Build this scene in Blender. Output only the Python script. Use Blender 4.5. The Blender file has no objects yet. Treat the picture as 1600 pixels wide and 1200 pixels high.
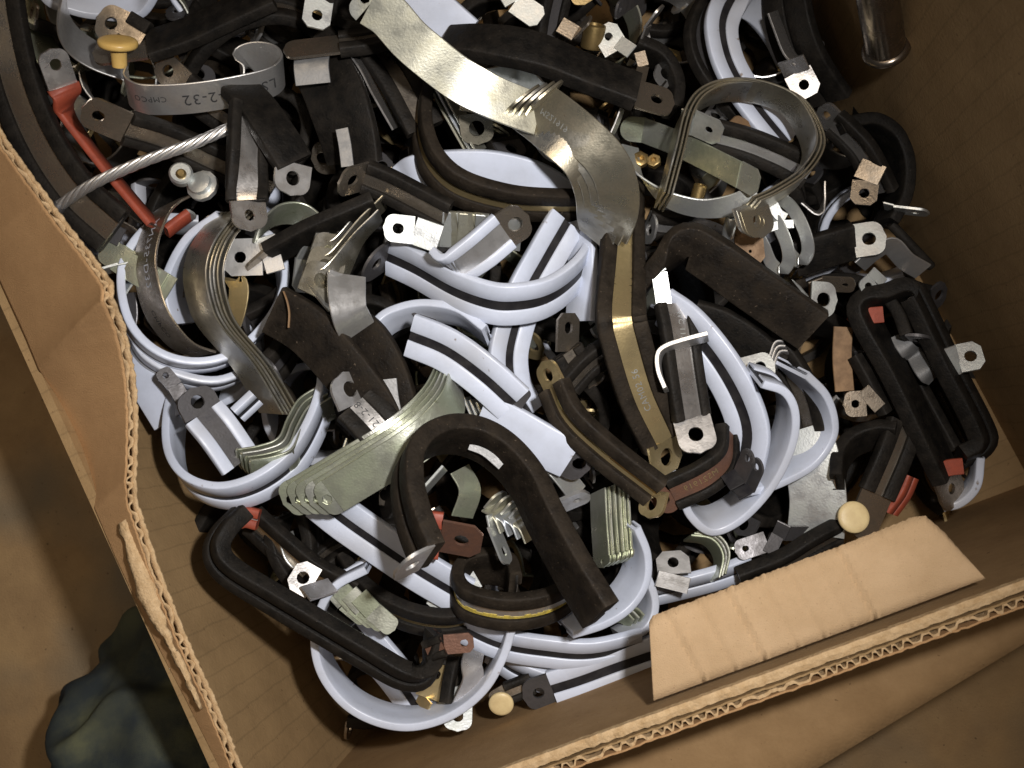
import bpy, bmesh, math, random
from mathutils import Vector, Matrix

# ------------------------------------------------------------------ camera, world, lamps, exposure
random.seed(7)
D = 1600.0                 # camera distance to the reference plane, in working units (one unit = 0.2 mm)
S = 0.0002                 # metres per working unit
UP = Vector((-200.0, 50.0, 1600.0)).normalized()      # true "up" seen in the camera's frame (camera is tilted)
RW = UP.rotation_difference(Vector((0, 0, 1))).to_matrix()
KFLOOR = -420.0            # height of the room floor below the reference plane

sc = bpy.context.scene
COL = sc.collection
def W(p):                  # working units -> world metres
    q = RW @ Vector(p)
    return Vector((q.x * S, q.y * S, (q.z - KFLOOR) * S))

cam_d = bpy.data.cameras.new('camera'); cam = bpy.data.objects.new('camera', cam_d); COL.objects.link(cam)
cam_d.sensor_width = 36; cam_d.lens = 36; cam_d.clip_start = 0.005; cam_d.clip_end = 50
cam.matrix_world = Matrix.Translation(W((0, 0, D))) @ RW.to_4x4()
cam_d.dof.use_dof = True; cam_d.dof.focus_distance = (D - 40) * S; cam_d.dof.aperture_fstop = 20
sc.camera = cam

world = bpy.data.worlds.new('World'); sc.world = world; world.use_nodes = True
bg = world.node_tree.nodes['Background']; bg.inputs[0].default_value = (0.92, 0.95, 1.0, 1); bg.inputs[1].default_value = 0.035

def lamp(name, typ, p, target, energy, color, size):
    l = bpy.data.lights.new(name, typ); o = bpy.data.objects.new(name, l); COL.objects.link(o)
    l.energy = energy; l.color = color
    if typ == 'AREA': l.shape = 'DISK'; l.size = size
    else: l.shadow_soft_size = size
    o.location = p
    o.rotation_euler = (Vector(target) - Vector(p)).to_track_quat('-Z', 'Y').to_euler()
    return o
# the camera's own flash, up and to the right of the lens
fl = lamp('flash', 'SPOT', W((260, 200, D + 10)), W((-190, -50, 0)), 5.0, (1.0, 0.97, 0.95), 0.009)
fl.data.spot_size = math.radians(84); fl.data.spot_blend = 1.0
# two unseen overhead strip lamps, added to give the metal bright reflections
for nm, dx, dy, e in (('added_strip_lamp', 1500, 1900, 4.0), ('added_strip_lamp', -2600, 2600, 4.0)):
    o = lamp(nm, 'AREA', W((dx, dy, 0)) + Vector((0, 0, 1.8)), W((0, 0, 0)), e, (1.0, 0.80, 0.58), 0.2)
    o.data.shape = 'RECTANGLE'; o.data.size = 1.6; o.data.size_y = 0.45

sc.view_settings.view_transform = 'Standard'; sc.view_settings.look = 'None'
sc.view_settings.exposure = 0.0; sc.view_settings.gamma = 1.0
sc.cycles.max_bounces = 5; sc.cycles.diffuse_bounces = 3; sc.cycles.glossy_bounces = 3
sc.cycles.sample_clamp_indirect = 3.0

# ------------------------------------------------------------------ materials
def mat(name, c1, c2, metal=0.0, r1=0.4, r2=0.6, scale=0.03, thr=(0.35, 0.7), bump=0.15, bscale=0.4,
        spec=0.5, speck=None, speck_thr=0.7, speck_scale=0.25, streak=None, c3=None, wav=0, edge=None, lines=None):
    m = bpy.data.materials.new(name); m.use_nodes = True
    nt = m.node_tree; N = nt.nodes; L = nt.links
    b = N['Principled BSDF']
    tc = N.new('ShaderNodeTexCoord'); oi = N.new('ShaderNodeObjectInfo')
    mp = N.new('ShaderNodeMapping'); mp.inputs['Scale'].default_value = (1 / S,) * 3
    L.new(tc.outputs['Object'], mp.inputs['Vector'])
    off = N.new('ShaderNodeVectorMath'); off.operation = 'MULTIPLY_ADD'
    comb = N.new('ShaderNodeCombineXYZ')
    for i in range(3): L.new(oi.outputs['Random'], comb.inputs[i])
    off.inputs[1].default_value = (900, 1700, 600)
    L.new(comb.outputs[0], off.inputs[0]); L.new(mp.outputs[0], off.inputs[2])
    vec = off.outputs[0]
    if streak:
        m2 = N.new('ShaderNodeMapping'); m2.inputs['Scale'].default_value = streak
        L.new(vec, m2.inputs['Vector']); nvec = m2.outputs[0]
    else: nvec = vec
    n1 = N.new('ShaderNodeTexNoise'); n1.inputs['Scale'].default_value = scale; n1.inputs['Detail'].default_value = 6
    n1.inputs['Roughness'].default_value = 0.65
    L.new(nvec, n1.inputs['Vector'])
    rp = N.new('ShaderNodeMapRange'); rp.inputs[1].default_value = thr[0]; rp.inputs[2].default_value = thr[1]
    L.new(n1.outputs[0], rp.inputs[0])
    mx = N.new('ShaderNodeMix'); mx.data_type = 'RGBA'
    L.new(rp.outputs[0], mx.inputs[0]); mx.inputs[6].default_value = (*c1, 1); mx.inputs[7].default_value = (*c2, 1)
    col = mx.outputs[2]
    if c3:
        n4 = N.new('ShaderNodeTexNoise'); n4.inputs['Scale'].default_value = scale * 0.35; n4.inputs['Detail'].default_value = 3
        L.new(vec, n4.inputs['Vector'])
        r4 = N.new('ShaderNodeMapRange'); r4.inputs[1].default_value = .5; r4.inputs[2].default_value = .68
        L.new(n4.outputs[0], r4.inputs[0])
        m4 = N.new('ShaderNodeMix'); m4.data_type = 'RGBA'; L.new(r4.outputs[0], m4.inputs[0]); L.new(col, m4.inputs[6])
        m4.inputs[7].default_value = (*c3, 1); col = m4.outputs[2]
    if speck:
        n3 = N.new('ShaderNodeTexNoise'); n3.inputs['Scale'].default_value = speck_scale; n3.inputs['Detail'].default_value = 3
        L.new(vec, n3.inputs['Vector'])
        r3 = N.new('ShaderNodeMapRange'); r3.inputs[1].default_value = speck_thr; r3.inputs[2].default_value = speck_thr + 0.06
        L.new(n3.outputs[0], r3.inputs[0])
        m3 = N.new('ShaderNodeMix'); m3.data_type = 'RGBA'; L.new(r3.outputs[0], m3.inputs[0]); L.new(col, m3.inputs[6])
        m3.inputs[7].default_value = (*speck, 1); col = m3.outputs[2]
    if edge:               # rubbed, dusty corners
        ge = N.new('ShaderNodeNewGeometry'); re_ = N.new('ShaderNodeMapRange'); re_.inputs[1].default_value = .51; re_.inputs[2].default_value = .60
        L.new(ge.outputs['Pointiness'], re_.inputs[0])
        mu = N.new('ShaderNodeMath'); mu.operation = 'MULTIPLY'; L.new(re_.outputs[0], mu.inputs[0]); L.new(n1.outputs[0], mu.inputs[1])
        m6 = N.new('ShaderNodeMix'); m6.data_type = 'RGBA'; L.new(mu.outputs[0], m6.inputs[0]); L.new(col, m6.inputs[6])
        m6.inputs[7].default_value = (*edge, 1); col = m6.outputs[2]
    if lines:              # the flutes of the board telegraph through its liner
        dv = N.new('ShaderNodeVectorMath'); dv.operation = 'DOT_PRODUCT'; L.new(mp.outputs[0], dv.inputs[0]); dv.inputs[1].default_value = lines
        m7 = N.new('ShaderNodeMath'); m7.operation = 'MULTIPLY_ADD'; L.new(dv.outputs['Value'], m7.inputs[0]); m7.inputs[1].default_value = 2 * math.pi / 34
        ns = N.new('ShaderNodeTexNoise'); ns.inputs['Scale'].default_value = .02; L.new(mp.outputs[0], ns.inputs['Vector'])
        m8 = N.new('ShaderNodeMath'); m8.operation = 'MULTIPLY'; L.new(ns.outputs[0], m8.inputs[0]); m8.inputs[1].default_value = 1.6; L.new(m8.outputs[0], m7.inputs[2])
        sn = N.new('ShaderNodeMath'); sn.operation = 'SINE'; L.new(m7.outputs[0], sn.inputs[0])
        rl = N.new('ShaderNodeMapRange'); rl.inputs[1].default_value = .93; rl.inputs[2].default_value = 1; L.new(sn.outputs[0], rl.inputs[0])
        mm = N.new('ShaderNodeMath'); mm.operation = 'MULTIPLY'; L.new(rl.outputs[0], mm.inputs[0]); L.new(n1.outputs[0], mm.inputs[1])
        m9 = N.new('ShaderNodeMix'); m9.data_type = 'RGBA'; L.new(mm.outputs[0], m9.inputs[0]); L.new(col, m9.inputs[6])
        m9.inputs[7].default_value = (c1[0] * .62, c1[1] * .62, c1[2] * .62, 1); col = m9.outputs[2]
    L.new(col, b.inputs['Base Color'])
    b.inputs['Metallic'].default_value = metal
    b.inputs['Specular IOR Level'].default_value = spec
    rr = N.new('ShaderNodeMapRange'); rr.inputs[3].default_value = r1; rr.inputs[4].default_value = r2
    L.new(rp.outputs[0], rr.inputs[0]); L.new(rr.outputs[0], b.inputs['Roughness'])
    n2 = N.new('ShaderNodeTexNoise'); n2.inputs['Scale'].default_value = bscale; n2.inputs['Detail'].default_value = 4
    L.new(vec, n2.inputs['Vector'])
    bp = N.new('ShaderNodeBump'); bp.inputs['Strength'].default_value = bump; bp.inputs['Distance'].default_value = 2 * S
    L.new(n2.outputs[0], bp.inputs['Height']); L.new(bp.outputs[0], b.inputs['Normal'])
    if wav:                # slow dents and ripples of handled sheet metal
        n5 = N.new('ShaderNodeTexNoise'); n5.inputs['Scale'].default_value = .009; n5.inputs['Detail'].default_value = 1
        L.new(vec, n5.inputs['Vector'])
        b5 = N.new('ShaderNodeBump'); b5.inputs['Strength'].default_value = wav; b5.inputs['Distance'].default_value = 14 * S
        L.new(n5.outputs[0], b5.inputs['Height']); L.new(b5.outputs[0], bp.inputs['Normal'])
    return m

M = {}
def _pk(u, v, K):
    d = Vector(((u - 800) / D, (600 - v) / D, -1)); return Vector((0, 0, D)) + d * ((K - UP.z * D) / UP.dot(d))
LINES = tuple(RW @ (_pk(345, 1200, 200) - _pk(0, 440, 200)).normalized())
M['white'] = mat('white_vinyl', (.575, .62, .735), (.48, .515, .60), 0, .3, .5, .015, (.42, .75), .08, .12, .5, (.20, .155, .12), .71, .05, c3=(.45, .465, .51))
M['black'] = mat('black_rubber', (.0055, .005, .0045), (.013, .0105, .008), 0, .5, .75, .05, (.4, .7), .5, .25, .13, (.06, .05, .038), .70, .3, edge=(.034, .029, .024))
M['dirty'] = mat('dirty_rubber', (.0075, .0057, .0042), (.018, .013, .0085), 0, .55, .85, .04, (.4, .7), .6, .2, .13, (.10, .075, .052), .685, .26, edge=(.055, .043, .031))
M['red'] = mat('red_silicone', (.31, .06, .03), (.22, .045, .024), 0, .5, .7, .05, (.4, .7), .15, .2)
M['zinc'] = mat('yellow_green_zinc', (.84, .82, .68), (.50, .48, .37), .88, .30, .52, .02, (.38, .62), .12, .3, .5, (.25, .2, .13), .72, .1, c3=(.66, .70, .76), wav=.22)
M['pale'] = mat('pale_zinc', (.80, .82, .82), (.56, .58, .55), .85, .3, .5, .025, (.38, .62), .12, .3, .5, (.3, .27, .2), .76, .1, wav=.25)
M['green'] = mat('olive_chromate', (.66, .68, .53), (.38, .41, .30), .82, .26, .5, .018, (.40, .60), .14, .3, .5, (.22, .23, .15), .72, .07, c3=(.62, .62, .58), wav=.6)
M['steel'] = mat('bright_steel', (.80, .77, .74), (.60, .57, .54), .93, .24, .42, .03, (.4, .7), .08, .3, .5, (.2, .16, .12), .78, .1, wav=.25)
M['alu'] = mat('brushed_aluminium', (.80, .79, .77), (.60, .59, .58), .88, .28, .44, .05, (.35, .65), .08, .4, .5, wav=.25)
M['brown'] = mat('dull_brown_steel', (.54, .47, .39), (.30, .255, .20), .92, .22, .42, .04, (.35, .65), .15, .3, .5, (.35, .2, .1), .74, .12, wav=.3)
M['gold'] = mat('gold_chromate', (.74, .58, .31), (.55, .43, .22), .85, .26, .42, .03, (.35, .65), .1, .3, wav=.3)
M['dark'] = mat('dark_steel', (.13, .125, .13), (.085, .08, .08), .6, .35, .55, .04, (.35, .65), .15, .3)
M['stripe'] = mat('blackened_strap', (.014, .013, .015), (.028, .026, .026), .0, .4, .6, .05, (.4, .7), .1, .3, .25)
M['rust'] = mat('rusty_steel', (.20, .10, .065), (.13, .07, .05), .5, .45, .7, .05, (.35, .65), .3, .3)
M['brass'] = mat('brass', (.46, .33, .14), (.30, .21, .09), .9, .32, .5, .05, (.35, .65), .08, .3)
M['nylon'] = mat('amber_nylon', (.66, .44, .14), (.58, .37, .11), 0, .3, .45, .05, (.35, .65), .06, .2)
M['cream'] = mat('cream_nylon', (.70, .56, .30), (.60, .46, .24), 0, .35, .5, .05, (.35, .65), .06, .2)
M['copper'] = mat('tan_plate', (.26, .155, .075), (.17, .10, .05), .2, .45, .65, .05, (.35, .65), .1, .2)
M['chrome'] = mat('tarnished_chrome', (.30, .25, .20), (.18, .15, .12), .95, .18, .34, .02, (.35, .65), .05, .2)
M['ink'] = mat('black_ink', (.02, .02, .022), (.05, .05, .05), 0, .5, .6, .3, (.45, .6), .02, .3)
M['yellowpaint'] = mat('yellow_paint', (.55, .42, .07), (.3, .24, .06), 0, .5, .7, .12, (.4, .6), .2, .3)
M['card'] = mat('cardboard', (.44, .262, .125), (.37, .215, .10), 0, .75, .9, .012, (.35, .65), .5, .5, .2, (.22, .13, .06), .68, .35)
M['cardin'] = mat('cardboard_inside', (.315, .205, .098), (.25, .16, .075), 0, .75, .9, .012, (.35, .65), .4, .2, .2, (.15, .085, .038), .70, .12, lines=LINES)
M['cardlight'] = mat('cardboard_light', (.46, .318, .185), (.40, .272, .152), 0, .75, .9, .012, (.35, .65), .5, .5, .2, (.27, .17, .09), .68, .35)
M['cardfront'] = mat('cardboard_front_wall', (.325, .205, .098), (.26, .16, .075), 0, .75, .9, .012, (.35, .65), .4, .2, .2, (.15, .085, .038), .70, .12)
M['torn'] = mat('torn_paper', (.56, .40, .23), (.42, .28, .145), 0, .85, .95, .08, (.35, .65), .9, .25, .1)
M['floor'] = mat('floor_concrete', (.37, .245, .12), (.265, .17, .085), 0, .8, .95, .008, (.3, .7), .7, .25, .2, (.12, .08, .045), .69, .12, c3=(.19, .15, .10))
M['denim'] = mat('dark_denim', (.050, .060, .058), (.125, .13, .078), 0, .8, .95, .008, (.42, .62), .9, .8, .1, c3=(.022, .028, .034))
M['tan'] = mat('tan_zinc', (.66, .61, .47), (.38, .34, .26), .92, .24, .44, .025, (.38, .62), .12, .3, .5, (.22, .16, .11), .74, .1, c3=(.55, .55, .53), wav=.3)
M['slot'] = mat('grey_slot_steel', (.30, .30, .30), (.2, .2, .2), .6, .35, .5, .05, (.35, .65), .1, .3)

# ------------------------------------------------------------------ mesh helpers
def P(u, v, h=0.0):
    k = (D - h) / D
    return Vector(((u - 800) * k, (600 - v) * k, h))
def PK(u, v, K):           # the point of the line of sight through (u, v) on the level plane K
    d = Vector(((u - 800) / D, (600 - v) / D, -1)); c = Vector((0, 0, D))
    t = (K - UP.dot(c)) / UP.dot(d)
    return c + d * t
def on_plane(u, v, p0, a):
    d = Vector(((u - 800) / D, (600 - v) / D, -1)); c = Vector((0, 0, D))
    t = (p0 - c).dot(a) / d.dot(a)
    return c + d * t
def crom(pts, n=6):
    m = len(pts)
    if m == 2: return [pts[0].lerp(pts[1], i / n) for i in range(n + 1)]
    out = []
    for i in range(m - 1):
        p1, p2 = pts[i], pts[i + 1]
        p0 = pts[i - 1] if i > 0 else p1 * 2 - p2
        p3 = pts[i + 2] if i + 2 < m else p2 * 2 - p1
        for j in range(n):
            t = j / n
            out.append(0.5 * ((2 * p1) + (p2 - p0) * t + (2 * p0 - 5 * p1 + 4 * p2 - p3) * t * t + (3 * p1 - p0 - 3 * p2 + p3) * t ** 3))
    out.append(pts[-1].copy())
    return out
def link(name, bm_or_mesh, material, parent, origin, sharp=38):
    """one mesh object; vertices are given in working units"""
    if isinstance(bm_or_mesh, bmesh.types.BMesh):
        bm = bm_or_mesh
        for v in bm.verts: v.co = W(v.co) - origin
        bmesh.ops.recalc_face_normals(bm, faces=bm.faces[:])
        me = bpy.data.meshes.new(name); bm.to_mesh(me); bm.free()
    else: me = bm_or_mesh
    me.polygons.foreach_set('use_smooth', [True] * len(me.polygons))
    me.set_sharp_from_angle(angle=math.radians(sharp))
    me.materials.append(material)
    o = bpy.data.objects.new(name, me); COL.objects.link(o)
    if parent: o.parent = parent
    else: o.location = origin
    return o
def empty(name, origin, label, cat, group=None):
    o = bpy.data.objects.new(name, None); COL.objects.link(o); o.location = origin
    o.empty_display_size = 0.01
    o['label'] = label; o['category'] = cat
    if group: o['group'] = group
    return o
def tag(o, label=None, cat=None, group=None, kind=None):
    if label: o['label'] = label
    if cat: o['category'] = cat
    if group: o['group'] = group
    if kind: o['kind'] = kind
    return o

def sweep(fr, prof, bm=None):
    """fr: list of (centre, across, outward); prof: closed list of (x across, y outward)"""
    bm = bm or bmesh.new(); rings = []
    for c, a, o in fr:
        rings.append([bm.verts.new(c + a * x + o * y) for x, y in prof])
    n = len(prof)
    for r0, r1 in zip(rings, rings[1:]):
        for i in range(n):
            bm.faces.new((r0[i], r0[(i + 1) % n], r1[(i + 1) % n], r1[i]))
    bm.faces.new(rings[0][::-1]); bm.faces.new(rings[-1])
    return bm
def flat_prof(w, t):
    c = min(0.9, t * .3); h = w / 2
    return [(-h, c), (-h + c, 0), (h - c, 0), (h, c), (h, t - c), (h - c, t), (-h + c, t), (-h, t - c)]
def cush_prof(w, t, g, tc, tl):
    h = w / 2; r = min(3.5, tc * .45); gi = g / 2; T = t + tl
    if g <= 0: return [(-h + r, -tc), (h - r, -tc), (h, -tc + r), (h, T - r), (h - r, T), (-h + r, T), (-h, T - r), (-h, -tc + r)]
    p = [(-h + r, -tc), (-h * .33, -tc), (h * .33, -tc), (h - r, -tc), (h - .3 * r, -tc + .3 * r), (h, -tc + r), (h, T - r), (h - .3 * r, T - .3 * r), (h - r, T)]
    p += [(gi + 1.5, T), (gi, T - 1.5), (gi, t - .6)]
    q = [(-x, y) for x, y in p[::-1]]
    return p + q[:8]
def plate(bm, base, u, a, n, w, L, t, shape='round', hole=None, hr=.19, slot=1.0):
    """a flat lug: starts on the bend line at base (its middle), runs along u, width along a, thickness along n"""
    h = w / 2
    out = [(-h, 0), (-h * .5, 0), (0, 0), (h * .5, 0), (h, 0)]
    if shape == 'round': c = min(L * .75, h * .62)
    elif shape == 'full': c = min(L * .8, h * .98)
    elif shape == 'chamfer': c = min(L * .5, h * .45)
    else: c = min(L * .2, h * .12)
    out += [(h, (L - c) * .5)]
    k = 1 if shape == 'chamfer' else 6
    for i in range(k + 1):
        t_ = i / k * math.pi / 2
        if shape == 'chamfer': out += [(h, L - c), (h - c, L)]; break
        out.append((h - c + c * math.cos(t_), L - c + c * math.sin(t_)))
    if c < h * .9: out.append((0, L + (.06 * w if shape == 'round' else 0)))
    for i in range(k + 1):
        t_ = math.pi / 2 + i / k * math.pi / 2
        if shape == 'chamfer': out += [(-h + c, L), (-h, L - c)]; break
        out.append((-h + c + c * math.cos(t_), L - c + c * math.sin(t_)))
    out += [(-h, (L - c) * .5)]
    hy = hole if hole is not None else max(L * .5, L - h * .95)
    hc = (0, min(hy, L - hr * w * 1.25)); r = hr * w
    if hc[1] < r * 1.2: hc = (0, L * .5); r = min(r, L * .38)
    def V(x, y, z): return bm.verts.new(base + a * x + u * y + n * z)
    T = [V(x, y, t / 2) for x, y in out]; Bm = [V(x, y, -t / 2) for x, y in out]
    m = len(out)
    for i in range(m): bm.faces.new((T[i], T[(i + 1) % m], Bm[(i + 1) % m], Bm[i]))
    if hr > 0:
        ht, hb = [], []
        for x, y in out:
            an = math.atan2(y - hc[1], x - hc[0])
            ht.append(V(hc[0] + r * slot * math.cos(an), hc[1] + r * math.sin(an), t / 2)); hb.append(V(hc[0] + r * slot * math.cos(an), hc[1] + r * math.sin(an), -t / 2))
        for i in range(m):
            j = (i + 1) % m
            bm.faces.new((T[i], ht[i], ht[j], T[j])); bm.faces.new((Bm[i], Bm[j], hb[j], hb[i]))
            bm.faces.new((ht[i], hb[i], hb[j], ht[j]))
    else:
        bm.faces.new(T); bm.faces.new(Bm[::-1])
    return base + u * hc[1] + n * (t / 2), r

NAMES = {'W': 'white_cushioned_clamp', 'B': 'black_cushioned_clamp', 'R': 'red_cushioned_clamp', 'M': 'bare_strap_clamp'}
def C(label, kind, pts, wv, w=None, s=-1, h=0, sm=None, cm=None, face=None, t0=None, t1=None, tw0=None, tw1=None, ts=('round', 'round'),
      hr=.19, g=None, t=None, tc=None, tl=None, n=6, group=None, hole=None, tm=None, text=(), name=None, ref=None, cat='clamp', planar=None, slot=1.0, lit=None):
    """a clamp: pts trace one edge of its bent strap (u, v[, dh]); wv leads from that edge to the other one.
    The real width w fixes how far the far edge lies deeper (s=-1) or higher (s=1); a bent strap keeps one
    width direction, so the heights of the bend follow from it when it is steep enough."""
    many = isinstance(wv, list)
    wl = wv if many else [wv] * len(pts)
    aw = max(math.hypot(*x) for x in wl); w = w or aw * (D - h) / D
    w = max(w, aw * (D - h) / D * .97)
    def wvec(q, x, hh):
        e = P(q[0], q[1], hh); dz = math.sqrt(max(0, w * w - x[0] ** 2 - x[1] ** 2))
        for _ in range(8):
            f = P(q[0] + x[0], q[1] + x[1], hh + s * dz); l2_ = (f.x - e.x) ** 2 + (f.y - e.y) ** 2
            dz = .5 * dz + .5 * math.sqrt(max(0, w * w - l2_))
        return (P(q[0] + x[0], q[1] + x[1], hh + s * dz) - e).normalized() * w
    ref = len(pts) // 2 if ref is None else ref
    if many: W3 = [wvec(q, x, h + (q[2] if len(q) > 2 else 0)) for q, x in zip(pts, wl)]
    else: W3 = [wvec(pts[ref], wv, h)] * len(pts)
    steep = abs(W3[0].z) / w > .36 and not many and not any(len(p) > 2 for p in pts)
    if planar is not None: steep = planar
    p0 = P(pts[ref][0], pts[ref][1], h)
    a0 = W3[ref].normalized()
    def at(q, a=a0):
        if steep: return on_plane(q[0], q[1], p0, a)
        return P(q[0], q[1], h + (q[2] if len(q) > 2 else 0))
    E = [at(q) for q in pts]
    Es = crom(E, n); Ws = crom(W3, n) if many else [W3[0]] * len(Es)
    Cc = [e + x * .5 for e, x in zip(Es, Ws)]
    fr = []
    for i, c in enumerate(Cc):
        tg = (Cc[min(i + 1, len(Cc) - 1)] - Cc[max(i - 1, 0)]).normalized()
        a = Ws[i].normalized(); a = (a - tg * a.dot(tg) * (1 if abs(a.dot(tg)) < .95 else 0)).normalized()
        fr.append([c, a, a.cross(tg).normalized(), tg])
    curv = sum((fr[i + 1][3] - fr[i][3]).dot(fr[i][2]) for i in range(len(fr) - 1))
    nz = sum(f[2].z for f in fr) / len(fr)
    if face is None:
        o_s = (-1 if curv > 0 else 1) if abs(curv) > .55 else (1 if nz > 0 else -1)
    else: o_s = (1 if nz > 0 else -1) * (1 if face == 'out' else -1)
    F = [(c, a, nn * o_s) for c, a, nn, tg in fr]
    base = sum((f[0] for f in F), Vector()) / len(F); base.z = min(f[0].z for f in F) - 5
    org = W(base)
    root = empty(name or NAMES[kind], org, label, cat, group)
    cushion = kind != 'M'
    thick = t or (4.5 if cushion else 3.6)
    smat = M[sm or ('stripe' if kind == 'W' else 'brown' if kind == 'B' else 'steel')]
    mrg = 4 if cushion else 0
    strap = link('strap', sweep(F, flat_prof(w - 2 * mrg, thick)), smat, root, org)
    if cushion:
        gg = g if g is not None else (w * .29 if kind == 'W' else w * .34)
        tcc = tc or (5.5 if kind == 'W' else 9); tll = tl or (3 if kind == 'W' else 6)
        cmat = M[cm or {'W': 'white', 'B': 'black', 'R': 'red'}[kind]]
        link('cushion', sweep(F, cush_prof(w, thick, gg, tcc, tll)), cmat, root, org, 50)
    for k, (tt, tw) in enumerate(((t0, tw0), (t1, tw1))):
        if tt is None: continue
        e = E[0 if k == 0 else -1]; wq = W3[0 if k == 0 else -1]
        if steep and len(tt) == 2: tip = at(tt)
        else: tip = P(tt[0], tt[1], e.z + (tt[2] if len(tt) > 2 else 0))
        if tw is not None:
            wq = wvec(pts[0 if k == 0 else -1], tw, e.z)
        u_ = tip - e; Lt = u_.length; u_.normalize()
        if lit is not None:      # this lug happens to lie square to the flash
            q = e + wq * .5; hv = ((Vector((260, 200, D + 10)) - q).normalized() + (Vector((0, 0, D)) - q).normalized()).normalized()
            hv = (hv + Vector((0, math.tan(math.radians(lit)), 0))).normalized()
            u_.z = -(hv.x * u_.x + hv.y * u_.y) / hv.z; u_.normalize(); wq = Vector((wq.x, wq.y, -(hv.x * wq.x + hv.y * wq.y) / hv.z))
        a = wq.normalized(); a = (a - u_ * a.dot(u_)).normalized(); nn = a.cross(u_)
        mid = e + (W3[0 if k == 0 else -1]) * .5
        bm = bmesh.new()
        plate(bm, mid, u_, a, nn, w - mrg, Lt, thick, ts[k], hole, hr, slot)
        link('tab', bm, M[tm] if tm else (smat if smat is not M['stripe'] else M['dark']), root, org)
    for tx in text: lettering(strap, org, F, thick, *tx)
    root_info[root.name] = (F, org, thick, strap)
    return root
root_info = {}
def lettering(root, org, F, thick, string, s0, size, rev, x0, matname, flipx=False):
    """flat print or stamping that follows the strap's bend"""
    cu = bpy.data.curves.new('text', 'FONT'); cu.body = string; cu.size = size; cu.align_x = 'CENTER'; cu.align_y = 'CENTER'; cu.resolution_u = 2
    cu.space_character = 1.12
    ob = bpy.data.objects.new('text', cu); COL.objects.link(ob)
    dg = bpy.context.evaluated_depsgraph_get(); dg.update()
    me = bpy.data.meshes.new_from_object(ob.evaluated_get(dg))
    bpy.data.objects.remove(ob); bpy.data.curves.remove(cu)
    arc = [0]
    for f0, f1 in zip(F, F[1:]): arc.append(arc[-1] + (f1[0] - f0[0]).length)
    tot = arc[-1]
    for v in me.vertices:
        sx, sy = v.co.x, v.co.y
        if rev: sx, sy = -sx, -sy
        if flipx: sy = -sy
        d = s0 * tot + sx; d = min(max(d, 0), tot * .999)
        i = max(j for j in range(len(arc)) if arc[j] <= d); i = min(i, len(F) - 2)
        f = (d - arc[i]) / max(1e-6, arc[i + 1] - arc[i])
        c = F[i][0].lerp(F[i + 1][0], f); a = F[i][1].lerp(F[i + 1][1], f); o = F[i][2].lerp(F[i + 1][2], f)
        v.co = W(c + a * (sy + x0) + o * (thick + .5)) - org
    link('lettering', me, M[matname], root, org)
ORD = ['topmost', 'second', 'third', 'fourth', 'fifth', 'sixth', 'seventh']
def stack(nn, what, kind, pts, wv, shift, dh, h=0, t0=None, t1=None, shift2=None, **kw):
    """nested straps: each a clamp of its own, slid against the one above"""
    r = []
    for k in range(nn):
        s2 = shift2 or shift; sr = random.Random(len(what) * 7 + k); jx, jy = (sr.uniform(-1, 1) * k * .35, sr.uniform(-1, 1) * k * .35)
        dx, dy = shift[0] * k, shift[1] * k
        sh = lambda q: None if q is None else (q[0] + dx, q[1] + dy) + tuple(q[2:])
        r.append(C(f'{ORD[k if dh >= 0 else nn - 1 - k]} {what}', kind, [(q[0] + (shift[0] + (s2[0] - shift[0]) * i / (len(pts) - 1)) * k + jx, q[1] + (shift[1] + (s2[1] - shift[1]) * i / (len(pts) - 1)) * k + jy) + tuple(q[2:]) for i, q in enumerate(pts)], wv, h=h - dh * k, t0=sh(t0), t1=sh(t1),
                   group='nested straps: ' + ' '.join(what.split()[-6:]), **kw))
    return r
def lathe(bm, c, ax, prof, seg=20):
    """prof: (radius, height along ax)"""
    ax = ax.normalized(); q = Vector((1, 0, 0)) if abs(ax.x) < .8 else Vector((0, 1, 0))
    e1 = ax.cross(q).normalized(); e2 = ax.cross(e1)
    rings = []
    for r, z in prof:
        rings.append([bm.verts.new(c + ax * z + (e1 * math.cos(2 * math.pi * i / seg) + e2 * math.sin(2 * math.pi * i / seg)) * r) for i in range(seg)])
    for r0, r1 in zip(rings, rings[1:]):
        for i in range(seg): bm.faces.new((r0[i], r0[(i + 1) % seg], r1[(i + 1) % seg], r1[i]))
    bm.faces.new(rings[0][::-1]); bm.faces.new(rings[-1])
    return bm
def child(root, name, bm, m, sharp=38):
    return link(name, bm, M[m], root, Vector(root.location), sharp)
def button(root, u, v, h, r, ax, m):
    bm = bmesh.new(); c = P(u, v, h)
    lathe(bm, c, Vector(ax), [(r * .38, -r * 1.25), (r * .42, -r * .3), (r * .96, -r * .2), (r, -r * .1), (r, r * .04), (r * .94, r * .12), (r * .75, r * .18), (r * .4, r * .21), (r * .1, r * .2)], 28)
    child(root, 'nylon_button', bm, m, 60)
def strip(root, name, pts, wv, m, h, t=2.5, face='out', w=None, s=-1):
    """a small curved metal piece lying on a clamp"""
    E = crom([P(q[0], q[1], h + (q[2] if len(q) > 2 else 0)) for q in pts], 6)
    d = math.hypot(*wv); w = w or d
    wq = Vector((wv[0], -wv[1], s * math.sqrt(max(0, w * w - d * d)))); F = []
    for i, e in enumerate(E):
        tg = (E[min(i + 1, len(E) - 1)] - E[max(i - 1, 0)]).normalized(); a = wq.normalized(); a = (a - tg * a.dot(tg)).normalized()
        nn = a.cross(tg).normalized()
        if nn.z < 0: nn = -nn
        F.append((e + wq * .5, a, nn))
    return child(root, name, sweep(F, flat_prof(w, t)), m)

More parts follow.
